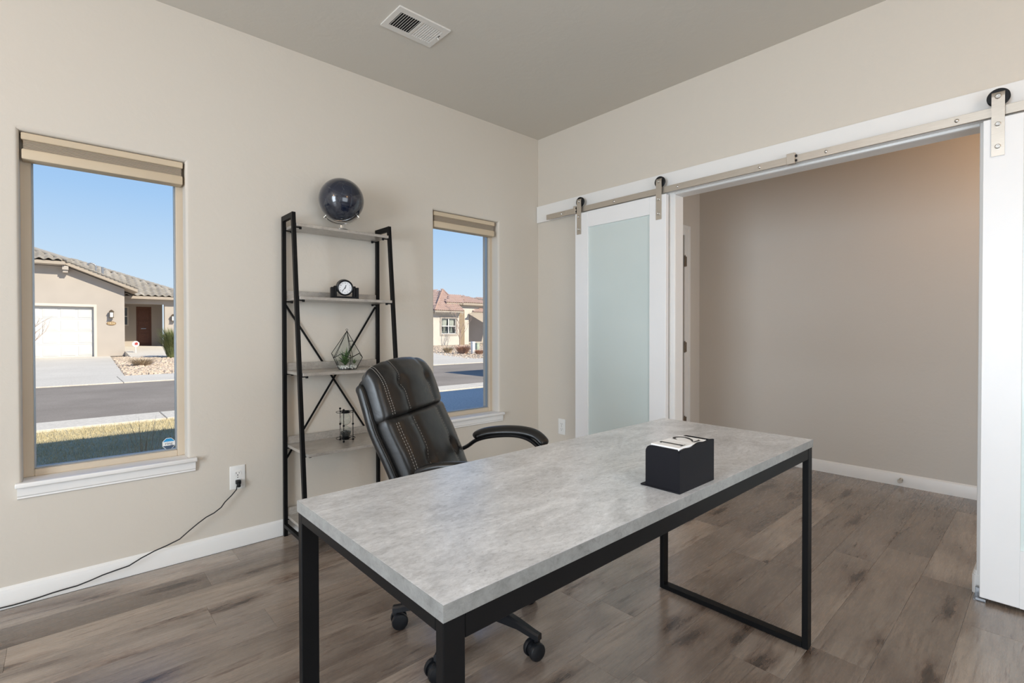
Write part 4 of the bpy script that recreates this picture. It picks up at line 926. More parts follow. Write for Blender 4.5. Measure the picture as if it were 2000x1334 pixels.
# ground
def ground_mat(name, stops, scales, rough=0.95, bump=0.3):
    q = NT(name); v = q.coords()
    c = q.ramp(q.noise(v, scales[0], 5, 0.6), stops); f2 = q.noise(v, scales[1], 4, 0.7)
    c = q.mix(0.6, c, q.ramp(f2, ((0.3, (0.72, 0.72, 0.72)), (0.7, (1.28, 1.28, 1.28)))), 'MULTIPLY')
    q.l(c, q.b.inputs['Base Color']); q.b.inputs['Roughness'].default_value = rough; q.b.inputs['Specular IOR Level'].default_value = 0.2; q.bump(f2, bump, 0.01); return q.m
M_SOIL = ground_mat('dry_ground', ((0.3, (0.40, 0.33, 0.25)), (0.7, (0.50, 0.42, 0.33))), (0.8, 14))
M_LAWN = ground_mat('winter_lawn', ((0.3, (0.42, 0.35, 0.20)), (0.7, (0.62, 0.53, 0.33))), (1.5, 60))
M_ASPH = ground_mat('worn_asphalt', ((0.3, (0.26, 0.225, 0.19)), (0.7, (0.35, 0.305, 0.26))), (0.7, 55), bump=0.2)
M_CONC = ground_mat('pale_concrete', ((0.3, (0.65, 0.595, 0.51)), (0.7, (0.73, 0.675, 0.585))), (0.5, 30), bump=0.1)
box('ground', (-60, 0.2, G - 0.6), (80, 90, G - 0.03), M_SOIL, kind='structure', label='pale dry ground of the street beyond the windows')
lawn = box('lawn', (-30, 0.2, G - 0.03), (1.2, 5.35, G), M_LAWN, kind='structure', label='straw-coloured winter lawn under the windows, half in shadow')
def slab(name, x0, x1, y0, y1, m, z=G, **k):
    return box(name, (x0, y0, G - 0.03), (x1, y1, z), m, kind='structure', **k)
def slabs(name, x0, x1, y0, y1, L_, label=None, z=G):
    root = empty(name, (0, 0, 0)); root['kind'] = 'structure'
    if label: root['label'] = label
    x = x0
    while x < x1 - 0.01:
        box('slab', (x + 0.006, y0, G - 0.03), (min(x + L_, x1) - 0.006, y1, z), M_CONC, root, bev=0.006); x += L_
slabs('sidewalk_near', -30.4, 40, 5.36, 6.04, 1.9, 'pale concrete kerb strip between the lawn and the road', G + 0.03)
slab('road', -60, 80, 6.04, 11.95, M_ASPH, G - 0.005, label='worn grey asphalt road crossing the view')
slabs('sidewalk_far', -30.7, 40, 11.95, 14.1, 2.4, 'pale concrete sidewalk on the far side of the road', G + 0.02)
slab('driveway_near', 1.2, 12, 0.95, 5.355, M_CONC, G + 0.01, label='concrete driveway in blue shade under the right window')
# far driveway in front of the garage, gravel bed beside it
bm = NB(); prism(bm, [(-10.5, 14.1), (-1.72, 14.1), (-1.24, 28.5), (-10.5, 28.5)], 2, G - 0.03, G + 0.005); obj('driveway_far', bm, M_CONC, kind='structure', label='pale concrete driveway leading to the white garage door')
bm = NB(); prism(bm, [(4.5, 14.1), (10.4, 14.1), (12.5, 19.5), (12.0, 22), (4.5, 22)], 2, G - 0.03, G + 0.005); obj('driveway_second', bm, M_CONC, kind='structure')
bm = NB(); prism(bm, [(25.2, G - 0.03), (25.2, G + 0.01), (30.7, 0.295), (30.7, G - 0.03)], 0, -0.655, 7.5); obj('porch_walk', bm, M_CONC, kind='structure')
M_ROCK = mat('river_rock', (0.60, 0.48, 0.37), 0.9, vary=0.35, vscale=9)
rr = random.Random(5); V, F = [], []
def rocks(n, inside, r0, r1, z=G):
    k = 0
    while k < n:
        p = inside()
        if p is None: continue
        r3 = r0 + rr.random() * (r1 - r0); b = len(V); a0 = rr.random() * 6
        for i in range(5): V.append((p[0] + r3 * math.cos(a0 + i * 1.257) * (0.7 + .5 * rr.random()), p[1] + r3 * math.sin(a0 + i * 1.257), z))
        for i in range(5): V.append((p[0] + r3 * 0.6 * math.cos(a0 + i * 1.257), p[1] + r3 * 0.6 * math.sin(a0 + i * 1.257), z + r3 * (0.5 + 0.3 * rr.random())))
        for i in range(5): F.append((b + i, b + (i + 1) % 5, b + 5 + (i + 1) % 5, b + 5 + i))
        F.append(tuple(b + 5 + i for i in range(5))); k += 1
def bed1():
    y = 14.2 + rr.random() * 12.2; x = -1.7 + 0.5 * (y - 14) / 14 + rr.random() * 5
    return (x, y)
rocks(4200, bed1, 0.03, 0.09)
me = bpy.data.meshes.new('rock_bed'); me.from_pydata(V, [], F); obj('rock_bed', me, M_ROCK, kind='stuff', label='tan river rock bed beside the pale driveway across the road', cat='gravel')
V, F = [], []
def bed2():
    x = 9 + rr.random() * 18; y = 14.4 + rr.random() * 17
    return (x, y) if x > 10.0 + (y - 14) * 0.30 else None
rocks(6500, bed2, 0.02, 0.065)
me = bpy.data.meshes.new('rock_bed_second'); me.from_pydata(V, [], F); obj('rock_bed', me, M_ROCK, kind='stuff', label='pinkish rock bed in front of the red-roofed house', cat='gravel')
# lawn grass blades (only where the left window looks)
V, F = [], []
for k in range(26000):
    y = 2.3 + 3.05 * rr.random(); x = -4.2 + 3.4 * rr.random(); h = 0.018 + 0.030 * rr.random(); a = rr.random() * 6.28; w = 0.0025; lx, ly = (rr.random() - .5) * 0.035, (rr.random() - .5) * 0.035
    b = len(V); V += [(x - w * math.cos(a), y - w * math.sin(a), G), (x + w * math.cos(a), y + w * math.sin(a), G), (x + lx, y + ly, G + h)]; F.append((b, b + 1, b + 2))
M_BLADE = ground_mat('dry_grass_blades', ((0.3, (0.50, 0.42, 0.24)), (0.5, (0.68, 0.58, 0.36)), (0.7, (0.85, 0.74, 0.50))), (25, 90), bump=0.0)
me = bpy.data.meshes.new('lawn_grass'); me.from_pydata(V, [], F); obj('lawn_grass', me, M_BLADE, kind='stuff', label='short dry grass of the lawn below the left window', cat='grass')
# tufts and shrubs
def tuft(name, c, n, h, r, m, label, cat, w=0.004, lean=0.5, seed=1, group=None):
    q = random.Random(seed); V, F = [], []
    for k in range(n):
        a = q.random() * 6.28; rad = r * math.sqrt(q.random()) * 0.45; x, y = rad * math.cos(a), rad * math.sin(a); hh = h * (0.55 + 0.45 * q.random()); ln = lean * (0.3 + q.random()) * r
        b = len(V); px, py = -math.sin(a) * w, math.cos(a) * w; dx, dy = math.cos(a) * ln, math.sin(a) * ln
        V += [(x - px, y - py, 0), (x + px, y + py, 0), (x + dx * .35 + px * .8, y + dy * .35 + py * .8, hh * .6), (x + dx * .35 - px * .8, y + dy * .35 - py * .8, hh * .6), (x + dx, y + dy, hh)]
        F += [(b, b + 1, b + 2, b + 3), (b + 3, b + 2, b + 4)]
    me = bpy.data.meshes.new(name); me.from_pydata(V, [], F); o = obj(name, me, m, label=label, cat=cat, group=group); o.location = c; return o
M_STRAW = mat('dry_straw', (0.58, 0.47, 0.33), 0.9, vary=0.2, vscale=20); M_RUST = mat('rust_twigs', (0.56, 0.36, 0.27), 0.9, vary=0.25, vscale=20); M_OLIVE = mat('olive_grass', (0.20, 0.22, 0.08), 0.9, vary=0.3, vscale=8)
tuft('ornamental_grass', (-2.42, 2.75, G), 30, 0.50, 0.26, M_STRAW, 'sparse dry grass stalks just outside the left window', 'grass', 0.0035, 0.5, 2)
tuft('ornamental_grass', (-2.08, 2.95, G), 20, 0.36, 0.22, M_STRAW, 'smaller dry grass stalks outside the left window, nearer the sticker', 'grass', 0.0032, 0.6, 3)
tuft('ornamental_grass', (0.80, 24.0, G), 1500, 1.45, 0.62, M_OLIVE, 'tall feathery grass clump beside the porch across the road', 'grass', 0.012, 0.75, 4)
tuft('dry_shrub', (-0.92, 18.5, G), 500, 0.34, 0.46, M_STRAW, 'low straw-coloured shrub on the rocks beside the pale driveway', 'shrub', 0.008, 0.9, 5)
tuft('dry_shrub', (12.8, 19.7, G), 500, 0.38, 0.36, M_STRAW, 'olive-brown shrub on the rocks, left one of the three before the red-roofed house', 'shrub', 0.012, 0.8, 6)
tuft('dry_shrub', (12.95, 18.5, G), 700, 0.50, 0.50, M_RUST, 'large rust-coloured shrub on the rocks before the red-roofed house', 'shrub', 0.012, 0.8, 7)
tuft('dry_shrub', (13.35, 17.6, G), 400, 0.26, 0.34, M_RUST, 'small red-brown shrub beside the green utility box', 'shrub', 0.010, 0.8, 8)
# utility boxes
def pedestal(c, w, h, m, label):
    t = empty('utility_box', c, label=label, cat='utility box'); box('housing', (-w, -w, 0), (w, w, h * 0.86), m, t, bev=0.02, seg=2)
    bm = NB(); bx(bm, (-w * 1.12, -w * 1.12, h * 0.84), (w * 1.12, w * 1.12, h), w * 0.3, 3); obj('cap', bm, m, t, smooth=40)
pedestal((13.0, 17.7, G), 0.085, 0.66, M_TRIM, 'tall white utility box on the rocks before the red-roofed house')
pedestal((15.1, 20.0, G), 0.10, 0.52, mat('pale_green_paint', (0.45, 0.50, 0.38), 0.7), 'shorter pale green utility box on the rocks')

# roof tiles: one shared S-shaped tile
def tile_mesh(w, l, m):
    V, F = [], []; n = 8; rise = w * 0.26
    for j in range(2):
        for i in range(n + 1):
            s = i / n; V.append((s * w, j * l, rise * (0.5 - 0.5 * math.cos(2 * PI * s)) + (0.035 if j == 0 else 0.0)))
    for i in range(n + 1): V.append((V[i][0], 0, V[i][2] - 0.045))
    for i in range(n): F.append((i, i + 1, n + 2 + i, n + 1 + i)); F.append((2 * n + 2 + i, 2 * n + 3 + i, i + 1, i))
    me = bpy.data.meshes.new('roof_tile'); me.from_pydata(V, [], F); me.materials.append(m)
    for p in me.polygons: p.use_smooth = True
    return me
def tile_field(parent, A, B, D, C, w, l, m, single, limit=300):
    """A-B: eave (left to right), D-C: top edge (left to right)"""
    A, B, C, D = Vector(A), Vector(B), Vector(C), Vector(D); U = (B - A).normalized(); 
    N = U.cross(D - A if (D - A).length > (C - A).length * 0.3 else C - A).normalized(); N = -N if N.z < 0 else N; Vv = N.cross(U).normalized(); Vv = -Vv if Vv.z < 0 else Vv
    pts = [((p - A).dot(U), (p - A).dot(Vv)) for p in (A, B, C, D)]; hgt = max(p[1] for p in pts)
    base = tile_mesh(w, l * 1.12, m); mats = []; j = 0
    while j * l < hgt:
        v = j * l + l * 0.4; xs = []
        for i in range(4):
            p, q = pts[i], pts[(i + 1) % 4]
            if (p[1] - v) * (q[1] - v) < 0: s = (v - p[1]) / (q[1] - p[1]); xs.append(p[0] + s * (q[0] - p[0]))
        if len(xs) >= 2:
            x0, x1 = min(xs), max(xs); i = math.floor(x0 / w + 0.3)
            while (i + 0.6) * w < x1:
                o = A + U * (i * w) + Vv * (j * l) + N * 0.03
                mats.append(Matrix(((U.x, Vv.x, N.x, o.x), (U.y, Vv.y, N.y, o.y), (U.z, Vv.z, N.z, o.z), (0, 0, 0, 1)))); i += 1
        j += 1
    mats_i = mats[:limit] if single else []
    for M in mats_i:
        o = bpy.data.objects.new('roof_tile', base); COL.objects.link(o); o.parent = parent; o.matrix_world = M; 
    rest = mats[len(mats_i):]
    if rest:
        V, F = [], []
        for M in rest:
            b = len(V); V += [tuple(M @ v.co) for v in base.vertices]; F += [tuple(b + i for i in p.vertices) for p in base.polygons]
        me = bpy.data.meshes.new('roof_tiles'); me.from_pydata(V, [], F)
        obj('roof_tiles', me, m, parent, kind='stuff', smooth=50)
def tilemat(name, a, b):
    q = NT(name); oi = q.n('ShaderNodeObjectInfo'); v = q.coords((1, 1, 1)); 
    f = q.math('ADD', q.math('MULTIPLY', oi.outputs['Random'], 0.5), q.math('MULTIPLY', q.noise(v, 3.5, 3), 0.5)); q.l(q.ramp(f, ((0.2, a), (0.8, b))), q.b.inputs['Base Color']); q.b.inputs['Roughness'].default_value = 0.9; return q.m
M_TILE1 = tilemat('grey_concrete_tile', (0.26, 0.235, 0.205), (0.40, 0.365, 0.32)); M_TILE2 = tilemat('terracotta_tile', (0.42, 0.28, 0.22), (0.62, 0.45, 0.38))

# ---- house with the garage, across the road
H1 = empty('garage_house', (0, 0, 0), label='tan stucco house across the road with a white garage door and grey tiled roof', cat='house')
FY = 28.5; e = 0.425
def roofz(x): return 3.30 + e * (-0.62 - x)       # underside of the right slope of the garage gable
gx = -4.3
bm = NB(); prism(bm, [(-0.66, G), (-0.66, roofz(-0.66) - 0.05), (-2.86, roofz(-2.86) - 0.05), (2 * gx + 2.86, roofz(-2.86) - 0.05), (2 * gx + 0.66, roofz(-0.66) - 0.05), (2 * gx + 0.66, G),
                     (-6.80, G), (-6.80, 2.33), (-1.84, 2.33), (-1.84, G)], 1, FY, FY + 0.18)
obj('front_wall', bm, M_STUCCO, H1)
box('side_wall', (-0.84, FY + 0.18, G), (-0.66, 36, roofz(-0.66) - 0.08), M_STUCCO, H1)
for nm, pl_ in (('roof_slope', [(-0.16, roofz(-0.16)), (-2.86, roofz(-2.86)), (-2.86, roofz(-2.86) + 0.16), (-0.16, roofz(-0.16) + 0.16)]),):
    bm = NB(); prism(bm, pl_, 1, FY - 0.45, 40); obj('roof_slope', bm, M_EAVE, H1)
bm = NB(); zc = roofz(-2.86); 
for q in ([(-2.86, FY - 0.45, zc), (2 * gx + 2.86, FY - 0.45, zc), (gx, FY + 1.0, roofz(gx))],):
    A = [bm.verts.new(p) for p in q]; B = [bm.verts.new((p[0], p[1], p[2] + 0.14)) for p in q]; bm.faces.new(A); bm.faces.new(B)
    for i in range(3): bm.faces.new((A[i], B[i], B[(i + 1) % 3], A[(i + 1) % 3]))
obj('roof_hip', bm, M_EAVE, H1)
bm = NB(); bx(bm, (2 * gx + 2.86, FY - 0.56, zc - 0.02), (-2.86, FY - 0.42, zc + 0.12), 0.01); obj('gutter', bm, M_EAVE, H1)
box('soffit', (2 * gx + 2.86, FY - 0.44, zc - 0.03), (-2.86, FY + 0.3, zc - 0.012), M_STUCCO, H1)
tile_field(H1, (2 * gx + 2.86, FY - 0.5, zc + 0.15), (-2.83, FY - 0.5, zc + 0.15), (gx - .01, FY + 1.0, roofz(gx) + 0.20), (gx + .01, FY + 1.0, roofz(gx) + 0.20), 0.31, 0.36, M_TILE1, True)
# rake trim tiles along the sloping front edge
bm = NB(); n = 17
for k in range(n):
    xa = -2.80 + (2.66) * k / n; xb = xa + 2.66 / n * 1.12; bar(bm, (xa, FY - 0.40, roofz(xa) + 0.215 - 0.01), (xb, FY - 0.40, roofz(xb) + 0.235), 0.22, 0.05, (0, 1, 0))
obj('rake_tiles', bm, M_TILE1, H1, kind='stuff')
bm = NB(); tube(bm, [(-2.72, FY - 0.5, zc + 0.2), (gx, FY + 1.0, roofz(gx) + 0.28)], 0.11, 10); obj('hip_cap', bm, M_TILE1, H1, smooth=50)
# corbel
bm = NB(); bx(bm, (-2.96, FY - 0.42, 4.02), (-2.74, FY, 4.20)); bx(bm, (-2.94, FY - 0.34, 3.90), (-2.76, FY, 4.02)); obj('corbel', bm, M_STUCCO, H1)
# garage door, frame
bm = NB(); bx(bm, (-1.84, FY - 0.03, G), (-1.73, FY - 0.001, 2.33)); bx(bm, (-6.92, FY - 0.03, 2.33), (-1.73, FY - 0.001, 2.45)); bx(bm, (-6.92, FY - 0.03, G), (-6.80, FY - 0.001, 2.33)); obj('door_surround', bm, M_STUCCO2, H1)
M_GAR = mat('garage_door_paint', (0.66, 0.65, 0.63), 0.5, vary=0.01)
gd = box('garage_door', (-6.80, FY + 0.16, G), (-1.84, FY + 0.19, 2.34), M_GAR, H1)
PWc = (6.80 - 1.84) / 8; PH = (2.34 - G) / 4
for r in range(4):
    for c in range(8):
        x0 = -6.80 + c * PWc; z0 = G + r * PH; bm = NB()
        bx(bm, (x0 + 0.05, FY + 0.148, z0 + 0.07), (x0 + PWc - 0.05, FY + 0.160, z0 + PH - 0.09), 0.008); bx(bm, (x0 + 0.11, FY + 0.142, z0 + 0.13), (x0 + PWc - 0.11, FY + 0.150, z0 + PH - 0.15), 0.006)
        obj('raised_panel', bm, M_GAR, gd)
bm = NB()
for r in range(1, 4): bx(bm, (-6.8, FY + 0.1585, G + r * PH - 0.006), (-1.84, FY + 0.161, G + r * PH + 0.006))
obj('section_joint', bm, mat('joint_grey', (0.45, 0.43, 0.40), 0.8), gd)
# carriage lamp and number plate
M_BRONZE = bpy.data.materials['aged_bronze']
def wall_lamp(x, y, z, s=1.0):
    q = empty('wall_lamp', (x, y, z)); q.parent = H1
    bm = NB(); bx(bm, (-0.06, -0.03, -0.14), (0.06, 0.0, 0.14)); bar(bm, (0, -0.02, 0.12), (0, -0.16, 0.17), 0.03, 0.03); bx(bm, (-0.10, -0.26, 0.13), (0.10, -0.06, 0.16)); lathe(bm, [(0.11, 0.15), (0.05, 0.22), (0, 0.25)], c=(0, -0.16, 0), n=8)
    for a, b in ((-0.07, -0.23), (0.07, -0.23), (-0.07, -0.09), (0.07, -0.09)): bx(bm, (a - .008, b - .008, -0.12), (a + .008, b + .008, 0.14))
    bx(bm, (-0.09, -0.25, -0.15), (0.09, -0.07, -0.12)); obj('lantern_frame', bm, M_BRONZE, q)
    bm = NB(); bx(bm, (-0.065, -0.225, -0.12), (0.065, -0.095, 0.13)); obj('lantern_glass', bm, mat('milk_glass', (0.75, 0.75, 0.72), 0.4) if 'milk_glass' not in bpy.data.materials else bpy.data.materials['milk_glass'], q)
wall_lamp(-1.18, FY, 1.96); wall_lamp(1.62, 30.5, 1.86)
q = empty('number_plate', (-1.18, FY, 1.54)); q.parent = H1
bm = NB(); prism(bm, [(0.185 * math.cos(k * PI / 14), 0.095 * math.sin(k * PI / 14)) for k in range(28)], 1, -0.03, 0.0); obj('oval_plate', bm, mat('plate_brown', (0.30, 0.19, 0.09), 0.5), q)
me = text_mesh('2836', 0.14, 0.006); me.materials.append(mat('plate_gold', (0.80, 0.66, 0.42), 0.4)); o = obj('numerals', me, None, q); o.rotation_euler = (PI / 2, 0, 0); o.location = (0, -0.035, 0)
# main roof behind the garage, porch
PY = 30.5; ez = 3.02; pn = (0, -0.425, 1); p0 = (0, PY - 0.4, ez)
P1 = hit(139, 508.5, p0, pn); P2 = hit(341, 569.5, p0, pn); dirr = (P2 - P1); tE = (ez - P1.z) / dirr.z; PE = P1 + dirr * tE
A0 = Vector((-3.4, PY - 0.4, ez))
bm = NB(); q = [A0, PE, P1, Vector((-3.4, P1.y, P1.z))]; A = [bm.verts.new(p) for p in q]; B = [bm.verts.new(p - Vector((0, 0, 0.10))) for p in q]; bm.faces.new(A); bm.faces.new(B)
for i in range(4): bm.faces.new((A[i], B[i], B[(i + 1) % 4], A[(i + 1) % 4]))
obj('main_roof', bm, M_EAVE, H1)
tile_field(H1, A0, PE, (A0.x, P1.y, P1.z), P1, 0.31, 0.40, M_TILE1, True, 275)
bm = NB(); n = 26
for k in range(n):
    a = P1.lerp(PE, k / n) + Vector((0, 0, 0.04)); b = P1.lerp(PE, (k + 1.12) / n) + Vector((0, 0, 0.09)); tube(bm, [b, a], [0.075, 0.10], 8)
obj('hip_cap', bm, M_TILE1, H1, smooth=50)
box('fascia', (-0.6, PY - 0.46, ez - 0.14), (PE.x, PY - 0.38, ez), M_EAVE, H1)
box('porch_beam', (-0.66, PY - 0.05, 2.63), (6.2, PY + 0.25, 2.92), M_STUCCO, H1)
box('porch_pier', (1.25, PY, G), (6.2, PY + 0.3, 2.63), M_STUCCO, H1)
box('porch_ceiling', (-0.66, PY + 0.25, 2.80), (6.2, 33.1, 2.92), M_EAVE, H1)
PZ = 0.30
box('porch_floor', (-0.66, PY + 0.2, G), (6.2, 33.2, PZ), M_CONC, H1)
bm = NB(); prism(bm, [(-0.66, PZ), (0.20, PZ), (0.20, 2.80), (-0.66, 2.80)], 1, 33.0, 33.15); bx(bm, (0.92, 33.0, PZ), (1.45, 33.15, 2.80)); bx(bm, (0.20, 33.0, 2.58), (0.92, 33.15, 2.80)); obj('porch_wall', bm, M_STUCCO, H1)
fd = empty('front_door', (0.56, 33.05, PZ)); fd.parent = H1; M_WOOD = mat('dark_stained_wood', (0.15, 0.060, 0.035), 0.5, vary=0.15, vscale=14)
box('door_leaf', (-0.36, 0.0, 0), (0.36, 0.05, 2.30), M_WOOD, fd)
bm = NB()
for z0, z1 in ((0.15, 0.75), (0.9, 1.45), (1.55, 2.1)): bx(bm, (-0.26, -0.015, z0), (0.26, 0.0, z1), 0.01)
obj('door_panel', bm, M_WOOD, fd); box('door_handle', (-0.14, -0.05, 0.98), (0.10, -0.012, 1.02), M_CHROME, fd)
pw = empty('porch_window', (-0.42, 33.0, 1.46)); pw.parent = H1
box('window_frame', (-0.26, -0.04, 0), (0.27, 0.0, 1.10), M_STUCCO2, pw); box('pane', (-0.20, -0.045, 0.07), (0.20, -0.04, 1.03), mat('dark_window_glass', (0.10, 0.12, 0.14), 0.08), pw); box('meeting_rail', (-0.20, -0.055, 0.52), (0.20, -0.045, 0.56), M_TRIM, pw)
# roof vents
bm = NB(); bp = P1.lerp(PE, 0.20); c = Vector((-1.62, 31.8, 4.25)); tube(bm, [c, c + Vector((0, 0, 0.40)), c + Vector((-0.06, 0, 0.50)), c + Vector((-0.18, 0, 0.55)), c + Vector((-0.30, 0, 0.50)), c + Vector((-0.34, 0, 0.42))], 0.035, 10); obj('vent_pipe', bm, M_STEEL, H1, smooth=60)
bm = NB(); cyl(bm, (-1.34, 31.8, 4.1), (-1.34, 31.8, 4.62), 0.05, n=12); obj('vent_pipe', bm, M_STEEL, H1, smooth=40)
# yard sign
t = empty('yard_sign', (-0.30, 27.6, G + 0.13), label='small white and red sign on a stake beside the garage wall', cat='sign')
box('stake', (-0.015, -0.01, 0), (0.015, 0.01, 0.36), M_TRIM, t); bm = NB(); prism(bm, [(0.15 * math.cos(k * PI / 4 + PI / 8), 0.47 + 0.15 * math.sin(k * PI / 4 + PI / 8)) for k in range(8)], 1, -0.02, -0.01); obj('sign_board', bm, M_TRIM, t)
bm = NB(); prism(bm, [(-0.04, 0.42), (0.07, 0.42), (0.09, 0.52), (0.02, 0.56), (-0.05, 0.50)], 1, -0.024, -0.02); obj('red_mark', bm, mat('sign_red', (0.45, 0.06, 0.05), 0.5), t)

# ---- house with the red roof
H2 = empty('red_roof_house', (0, 0, 0), label='cream stucco house with a terracotta tiled roof and a curtained front window', cat='house')
Y2 = 32.0
def a2(px, py, Y=Y2): return at(px, py, Y)
def wx(px, py=640, Y=Y2): return at(px, py, Y).x
def wz(px, py, Y=Y2): return at(px, py, Y).z
xL, xR = wx(846), wx(896.7); wt = wz(875, 613)
win = (wx(862.2), wx(890.3), wz(876, 652), wz(876, 621.8))
obj('front_wall', panel_with_holes(1, Y2, Y2 + 0.15, [xL - 3, win[0], win[1], xR], [G, win[2], win[3], wt + 0.2], [win]), M_STUCCO2, H2)
wn_ = empty('front_window', ((win[0] + win[1]) / 2, Y2, win[2])); wn_.parent = H2; hw = (win[1] - win[0]) / 2; hh = win[3] - win[2]
bm = NB()
for lo, hi in (((-hw - 0.14, -0.04, -0.16), (-hw, 0.019, hh + 0.16)), ((hw, -0.04, -0.16), (hw + 0.14, 0.019, hh + 0.16)), ((-hw, -0.04, hh), (hw, 0.019, hh + 0.16)), ((-hw, -0.04, -0.16), (hw, 0.019, 0))): bx(bm, lo, hi)
obj('window_surround', bm, M_STUCCO, wn_)
bm = NB()
for lo, hi in (((-0.04, 0.02, .05), (0.04, 0.07, hh - .05)), ((-hw + .05, 0.024, hh / 2 - 0.035), (hw - .05, 0.066, hh / 2 + 0.035)), ((-hw, 0.02, 0), (-hw + .05, 0.07, hh)), ((hw - .05, 0.02, 0), (hw, 0.07, hh)), ((-hw + .05, 0.02, 0), (hw - .05, 0.07, .05)), ((-hw + .05, 0.02, hh - .05), (hw - .05, 0.07, hh))): bx(bm, lo, hi)
obj('window_frame', bm, M_TRIM, wn_)
M_ROOMSHADE = mat('dim_room_shade', (0.16, 0.17, 0.17), 0.1)
for cx0 in (-hw, 0.0):
    for cz0 in (0.0, hh / 2): box('pane', (cx0 + 0.04, 0.055, cz0 + 0.04), (cx0 + hw - 0.04, 0.06, cz0 + hh / 2 - 0.04), M_THINGLASS, wn_)
box('room_dark', (-hw, 0.5, 0), (hw, 0.52, hh), M_ROOMSHADE, wn_)  # dark sheet whose colour stands in for the dim room behind the panes
for s in (-1, 1):
    V, F = [], []; n = 14
    for k in range(n + 1):
        f = k / n
        for z, wdt, cxx in ((hh - 0.03, 0.62, 0.5), (hh * 0.52, 0.50, 0.42), (hh * 0.40, 0.12, 0.30), (0.10, 0.30, 0.35)):
            xx = s * hw * (0.5) + (f - 0.5) * wdt * hw * 1.25; V.append((xx, 0.16 + 0.03 * math.sin(f * 22), z))
    for k in range(n):
        for j in range(3): F.append((k * 4 + j, k * 4 + j + 1, k * 4 + 5 + j, k * 4 + 4 + j))
    me = bpy.data.meshes.new('curtain'); me.from_pydata(V, [], F); obj('curtain', me, mat('sheer_curtain', (0.62, 0.62, 0.56), 0.9) if 'sheer_curtain' not in bpy.data.materials else bpy.data.materials['sheer_curtain'], wn_, smooth=60)
# brown pier between window wing and entry
xp0, xp1 = xR, wx(907.0); box('brown_pier', (xp0, Y2 - 0.0, G), (xp1 + 0.02, Y2 + 1.0, wz(900, 612) + 0.3), mat('brown_stucco', (0.33, 0.25, 0.17), 0.9, vary=0.05), H2)
box('upper_wall', (xp1, Y2 + 0.6, G), (wx(915.6, 640, Y2 + .6), Y2 + 0.8, wz(915, 594, Y2 + 0.6)), M_STUCCO2, H2)
box('wall_over_entry', (wx(915.6, 640, Y2 + .6), Y2 + 0.6, wz(930, 612, Y2 + .6)), (34, Y2 + 0.8, wz(930, 594, Y2 + .6)), M_STUCCO2, H2)
box('recess_wall', (wx(915.6, 640, Y2 + .6) - 0.2, Y2 + 3.2, G), (34, Y2 + 3.4, 3.2), M_STUCCO, H2)
box('recess_side', (wx(915.6, 640, Y2 + .6) - 0.2, Y2 + 0.8, G), (wx(915.6, 640, Y2 + .6), Y2 + 3.2, 3.2), M_STUCCO, H2)
# window wing: hip roof
ez = wz(870, 607, Y2 - 0.5); ye = Y2 - 0.5
pkY = Y2 + 2.4; pk = at(864.5, 566.5, pkY); eL = Vector((wx(849.5, 605, ye), ye, ez)); eR = Vector((wx(905.5, 607, ye), ye, ez))
def slab3(name, P, th, m):
    bm = NB(); A = [bm.verts.new(p) for p in P]; B = [bm.verts.new(Vector(p) - Vector((0, 0, th))) for p in P]; bm.faces.new(A); bm.faces.new(B)
    for i in range(len(P)): bm.faces.new((A[i], B[i], B[(i + 1) % len(P)], A[(i + 1) % len(P)]))
    return obj(name, bm, m, H2)
slab3('roof_front', [eL, eR, pk + Vector((0.05, 0, 0)), pk - Vector((0.05, 0, 0))], 0.1, M_EAVE)
pL = hit(849, 600, eL, (pk - eL).cross(Vector((-1, 3, 0))))
tile_field(H2, eL, eR, pk - Vector((0.02, 0, 0)), pk + Vector((0.02, 0, 0)), 0.21, 0.30, M_TILE2, False)
for e_ in (eL, eR):
    bm = NB(); n = 18
    for k in range(n): a = pk.lerp(e_, k / n) + Vector((0, 0, 0.05)); b = pk.lerp(e_, (k + 1.12) / n) + Vector((0, 0, 0.09)); tube(bm, [b, a], [0.07, 0.09], 8)
    obj('hip_cap', bm, M_TILE2, H2, smooth=50)
eLb = eL + Vector((-0.2, 9, 0)); slab3('roof_left', [eLb, eL, pk - Vector((.05, 0, 0)), pk + Vector((-.05, 4, 0))], 0.1, M_EAVE); tile_field(H2, eLb, eL, pk + Vector((-.05, 4, 0)), pk - Vector((.05, 0, 0)), 0.21, 0.30, M_TILE2, False)
eRb = eR + Vector((0.0, 9, 0)); slab3('roof_right', [eR, eRb, pk + Vector((.05, 4, 0)), pk + Vector((.05, 0, 0))], 0.1, M_EAVE)
bm = NB(); bx(bm, (eL.x, ye - 0.05, ez - 0.14), (eR.x, ye + 0.02, ez), 0.01); obj('fascia', bm, M_EAVE, H2)
bm = NB(); xx = eL.x
while xx < eR.x: cyl(bm, (xx, ye - 0.07, ez - 0.05), (xx, ye - 0.07, ez - 0.20 - 0.14 * rr.random()), 0.012, 0.004, n=5); xx += 0.12
obj('string_lights', bm, M_TRIM, H2, kind='stuff')
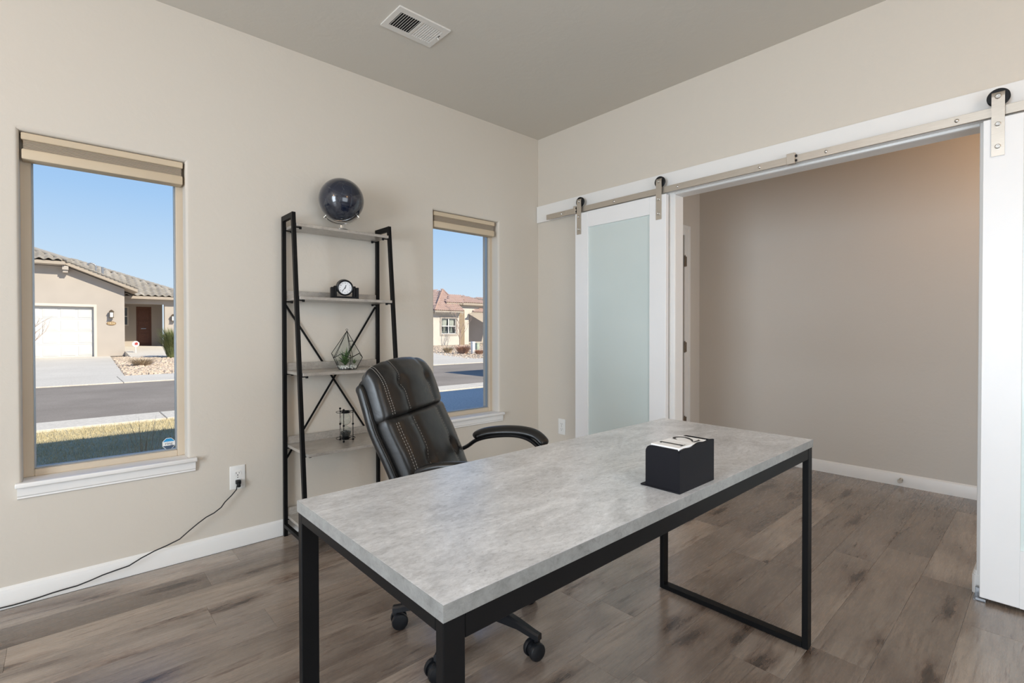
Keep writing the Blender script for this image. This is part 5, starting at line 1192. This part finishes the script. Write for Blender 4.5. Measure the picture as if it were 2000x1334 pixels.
# upper entry roof
A = at(872, 591, Y2 + 0.3); B = at(905.5, 590, Y2 + 0.3); B.z = A.z; C = at(904, 578.5, Y2 + 1.5); D = at(877, 581, Y2 + 1.5); D.z = C.z
tile_field(H2, A, B, D, C, 0.21, 0.30, M_TILE2, False); slab3('entry_roof', [A, B, C, D], 0.12, M_EAVE)
A2 = Vector((B.x, B.y, B.z)); B2 = Vector((B.x + 6.5, B.y, B.z)); C2 = Vector((C.x + 5.5, C.y + 3.0, C.z - 0.15)); 
A2 = at(905.5, 591.5, Y2 + 0.3); B2 = Vector((A2.x + 7, A2.y, A2.z)); pr_ = (0, -0.40, 1); T1 = hit(906, 578.5, A2, pr_); T2 = hit(946, 589.5, A2, pr_)
tT = T1 + (T2 - T1) * 1.6
tile_field(H2, A2, B2, T1, tT, 0.21, 0.30, M_TILE2, False); slab3('entry_roof', [A2, B2, tT, T1], 0.12, M_EAVE)
bm = NB(); bx(bm, (A2.x - 0.1, A2.y - 0.06, A2.z - 0.20), (B2.x, A2.y + 0.02, A2.z - 0.02), 0.01); obj('fascia', bm, M_EAVE, H2)
# porch roof on the right
A3 = at(922, 610, Y2 - 0.1); B3 = Vector((A3.x + 5, A3.y, A3.z)); D3 = at(946, 597.5, Y2 + 1.2); C3 = Vector((B3.x, D3.y, D3.z))
tile_field(H2, A3, B3, D3, C3, 0.21, 0.30, M_TILE2, False); slab3('porch_roof', [A3, B3, C3, D3], 0.12, M_EAVE)
# far roof peeking over
A4 = at(925, 590, 40); B4 = Vector((A4.x + 9, 40, A4.z)); D4 = at(931, 581.5, 42); C4 = Vector((D4.x + 7, 42, D4.z)); D4 = Vector(D4)
tile_field(H2, A4, B4, D4, C4, 0.25, 0.34, M_TILE2, False); slab3('rear_roof', [A4, B4, C4, D4], 0.12, M_EAVE)
# bare trees
def bare_tree(c, h, seed, label, lean=0.0):
    q = random.Random(seed); t = empty('bare_tree', c, label=label, cat='tree'); bm = NB()
    def br(p, d, L_, r, lev):
        pts = [p]; dd = d.copy()
        for k in range(4): dd = (dd + Vector((q.uniform(-.16, .16), q.uniform(-.16, .16), 0.04))).normalized(); pts.append(pts[-1] + dd * L_ / 4)
        tube(bm, pts, [r * (1 - 0.16 * i) for i in range(5)], 5)
        if lev < 4:
            for k in range(3 if lev else 4):
                s = pts[q.randint(1, 4)]; a = q.random() * 6.28; nd = (dd * 0.9 + Vector((math.cos(a), math.sin(a), 0.25)) * 0.62).normalized(); br(s, nd, L_ * q.uniform(.55, .78), r * 0.55, lev + 1)
    br(Vector((0, 0, 0)), Vector((lean, 0, 1)).normalized(), h * 0.42, 0.05, 0); obj('trunk', bm, mat('pale_bark', (0.48, 0.36, 0.30), 0.9) if 'pale_bark' not in bpy.data.materials else bpy.data.materials['pale_bark'], t, smooth=60)
bare_tree((21.6, 30.6, G), 4.2, 4, 'leafless young tree before the brown pier of the red-roofed house')
bare_tree((-3.95, 21.5, G), 3.4, 9, 'leafless young tree at the left edge of the left window, before the garage', 0.05)
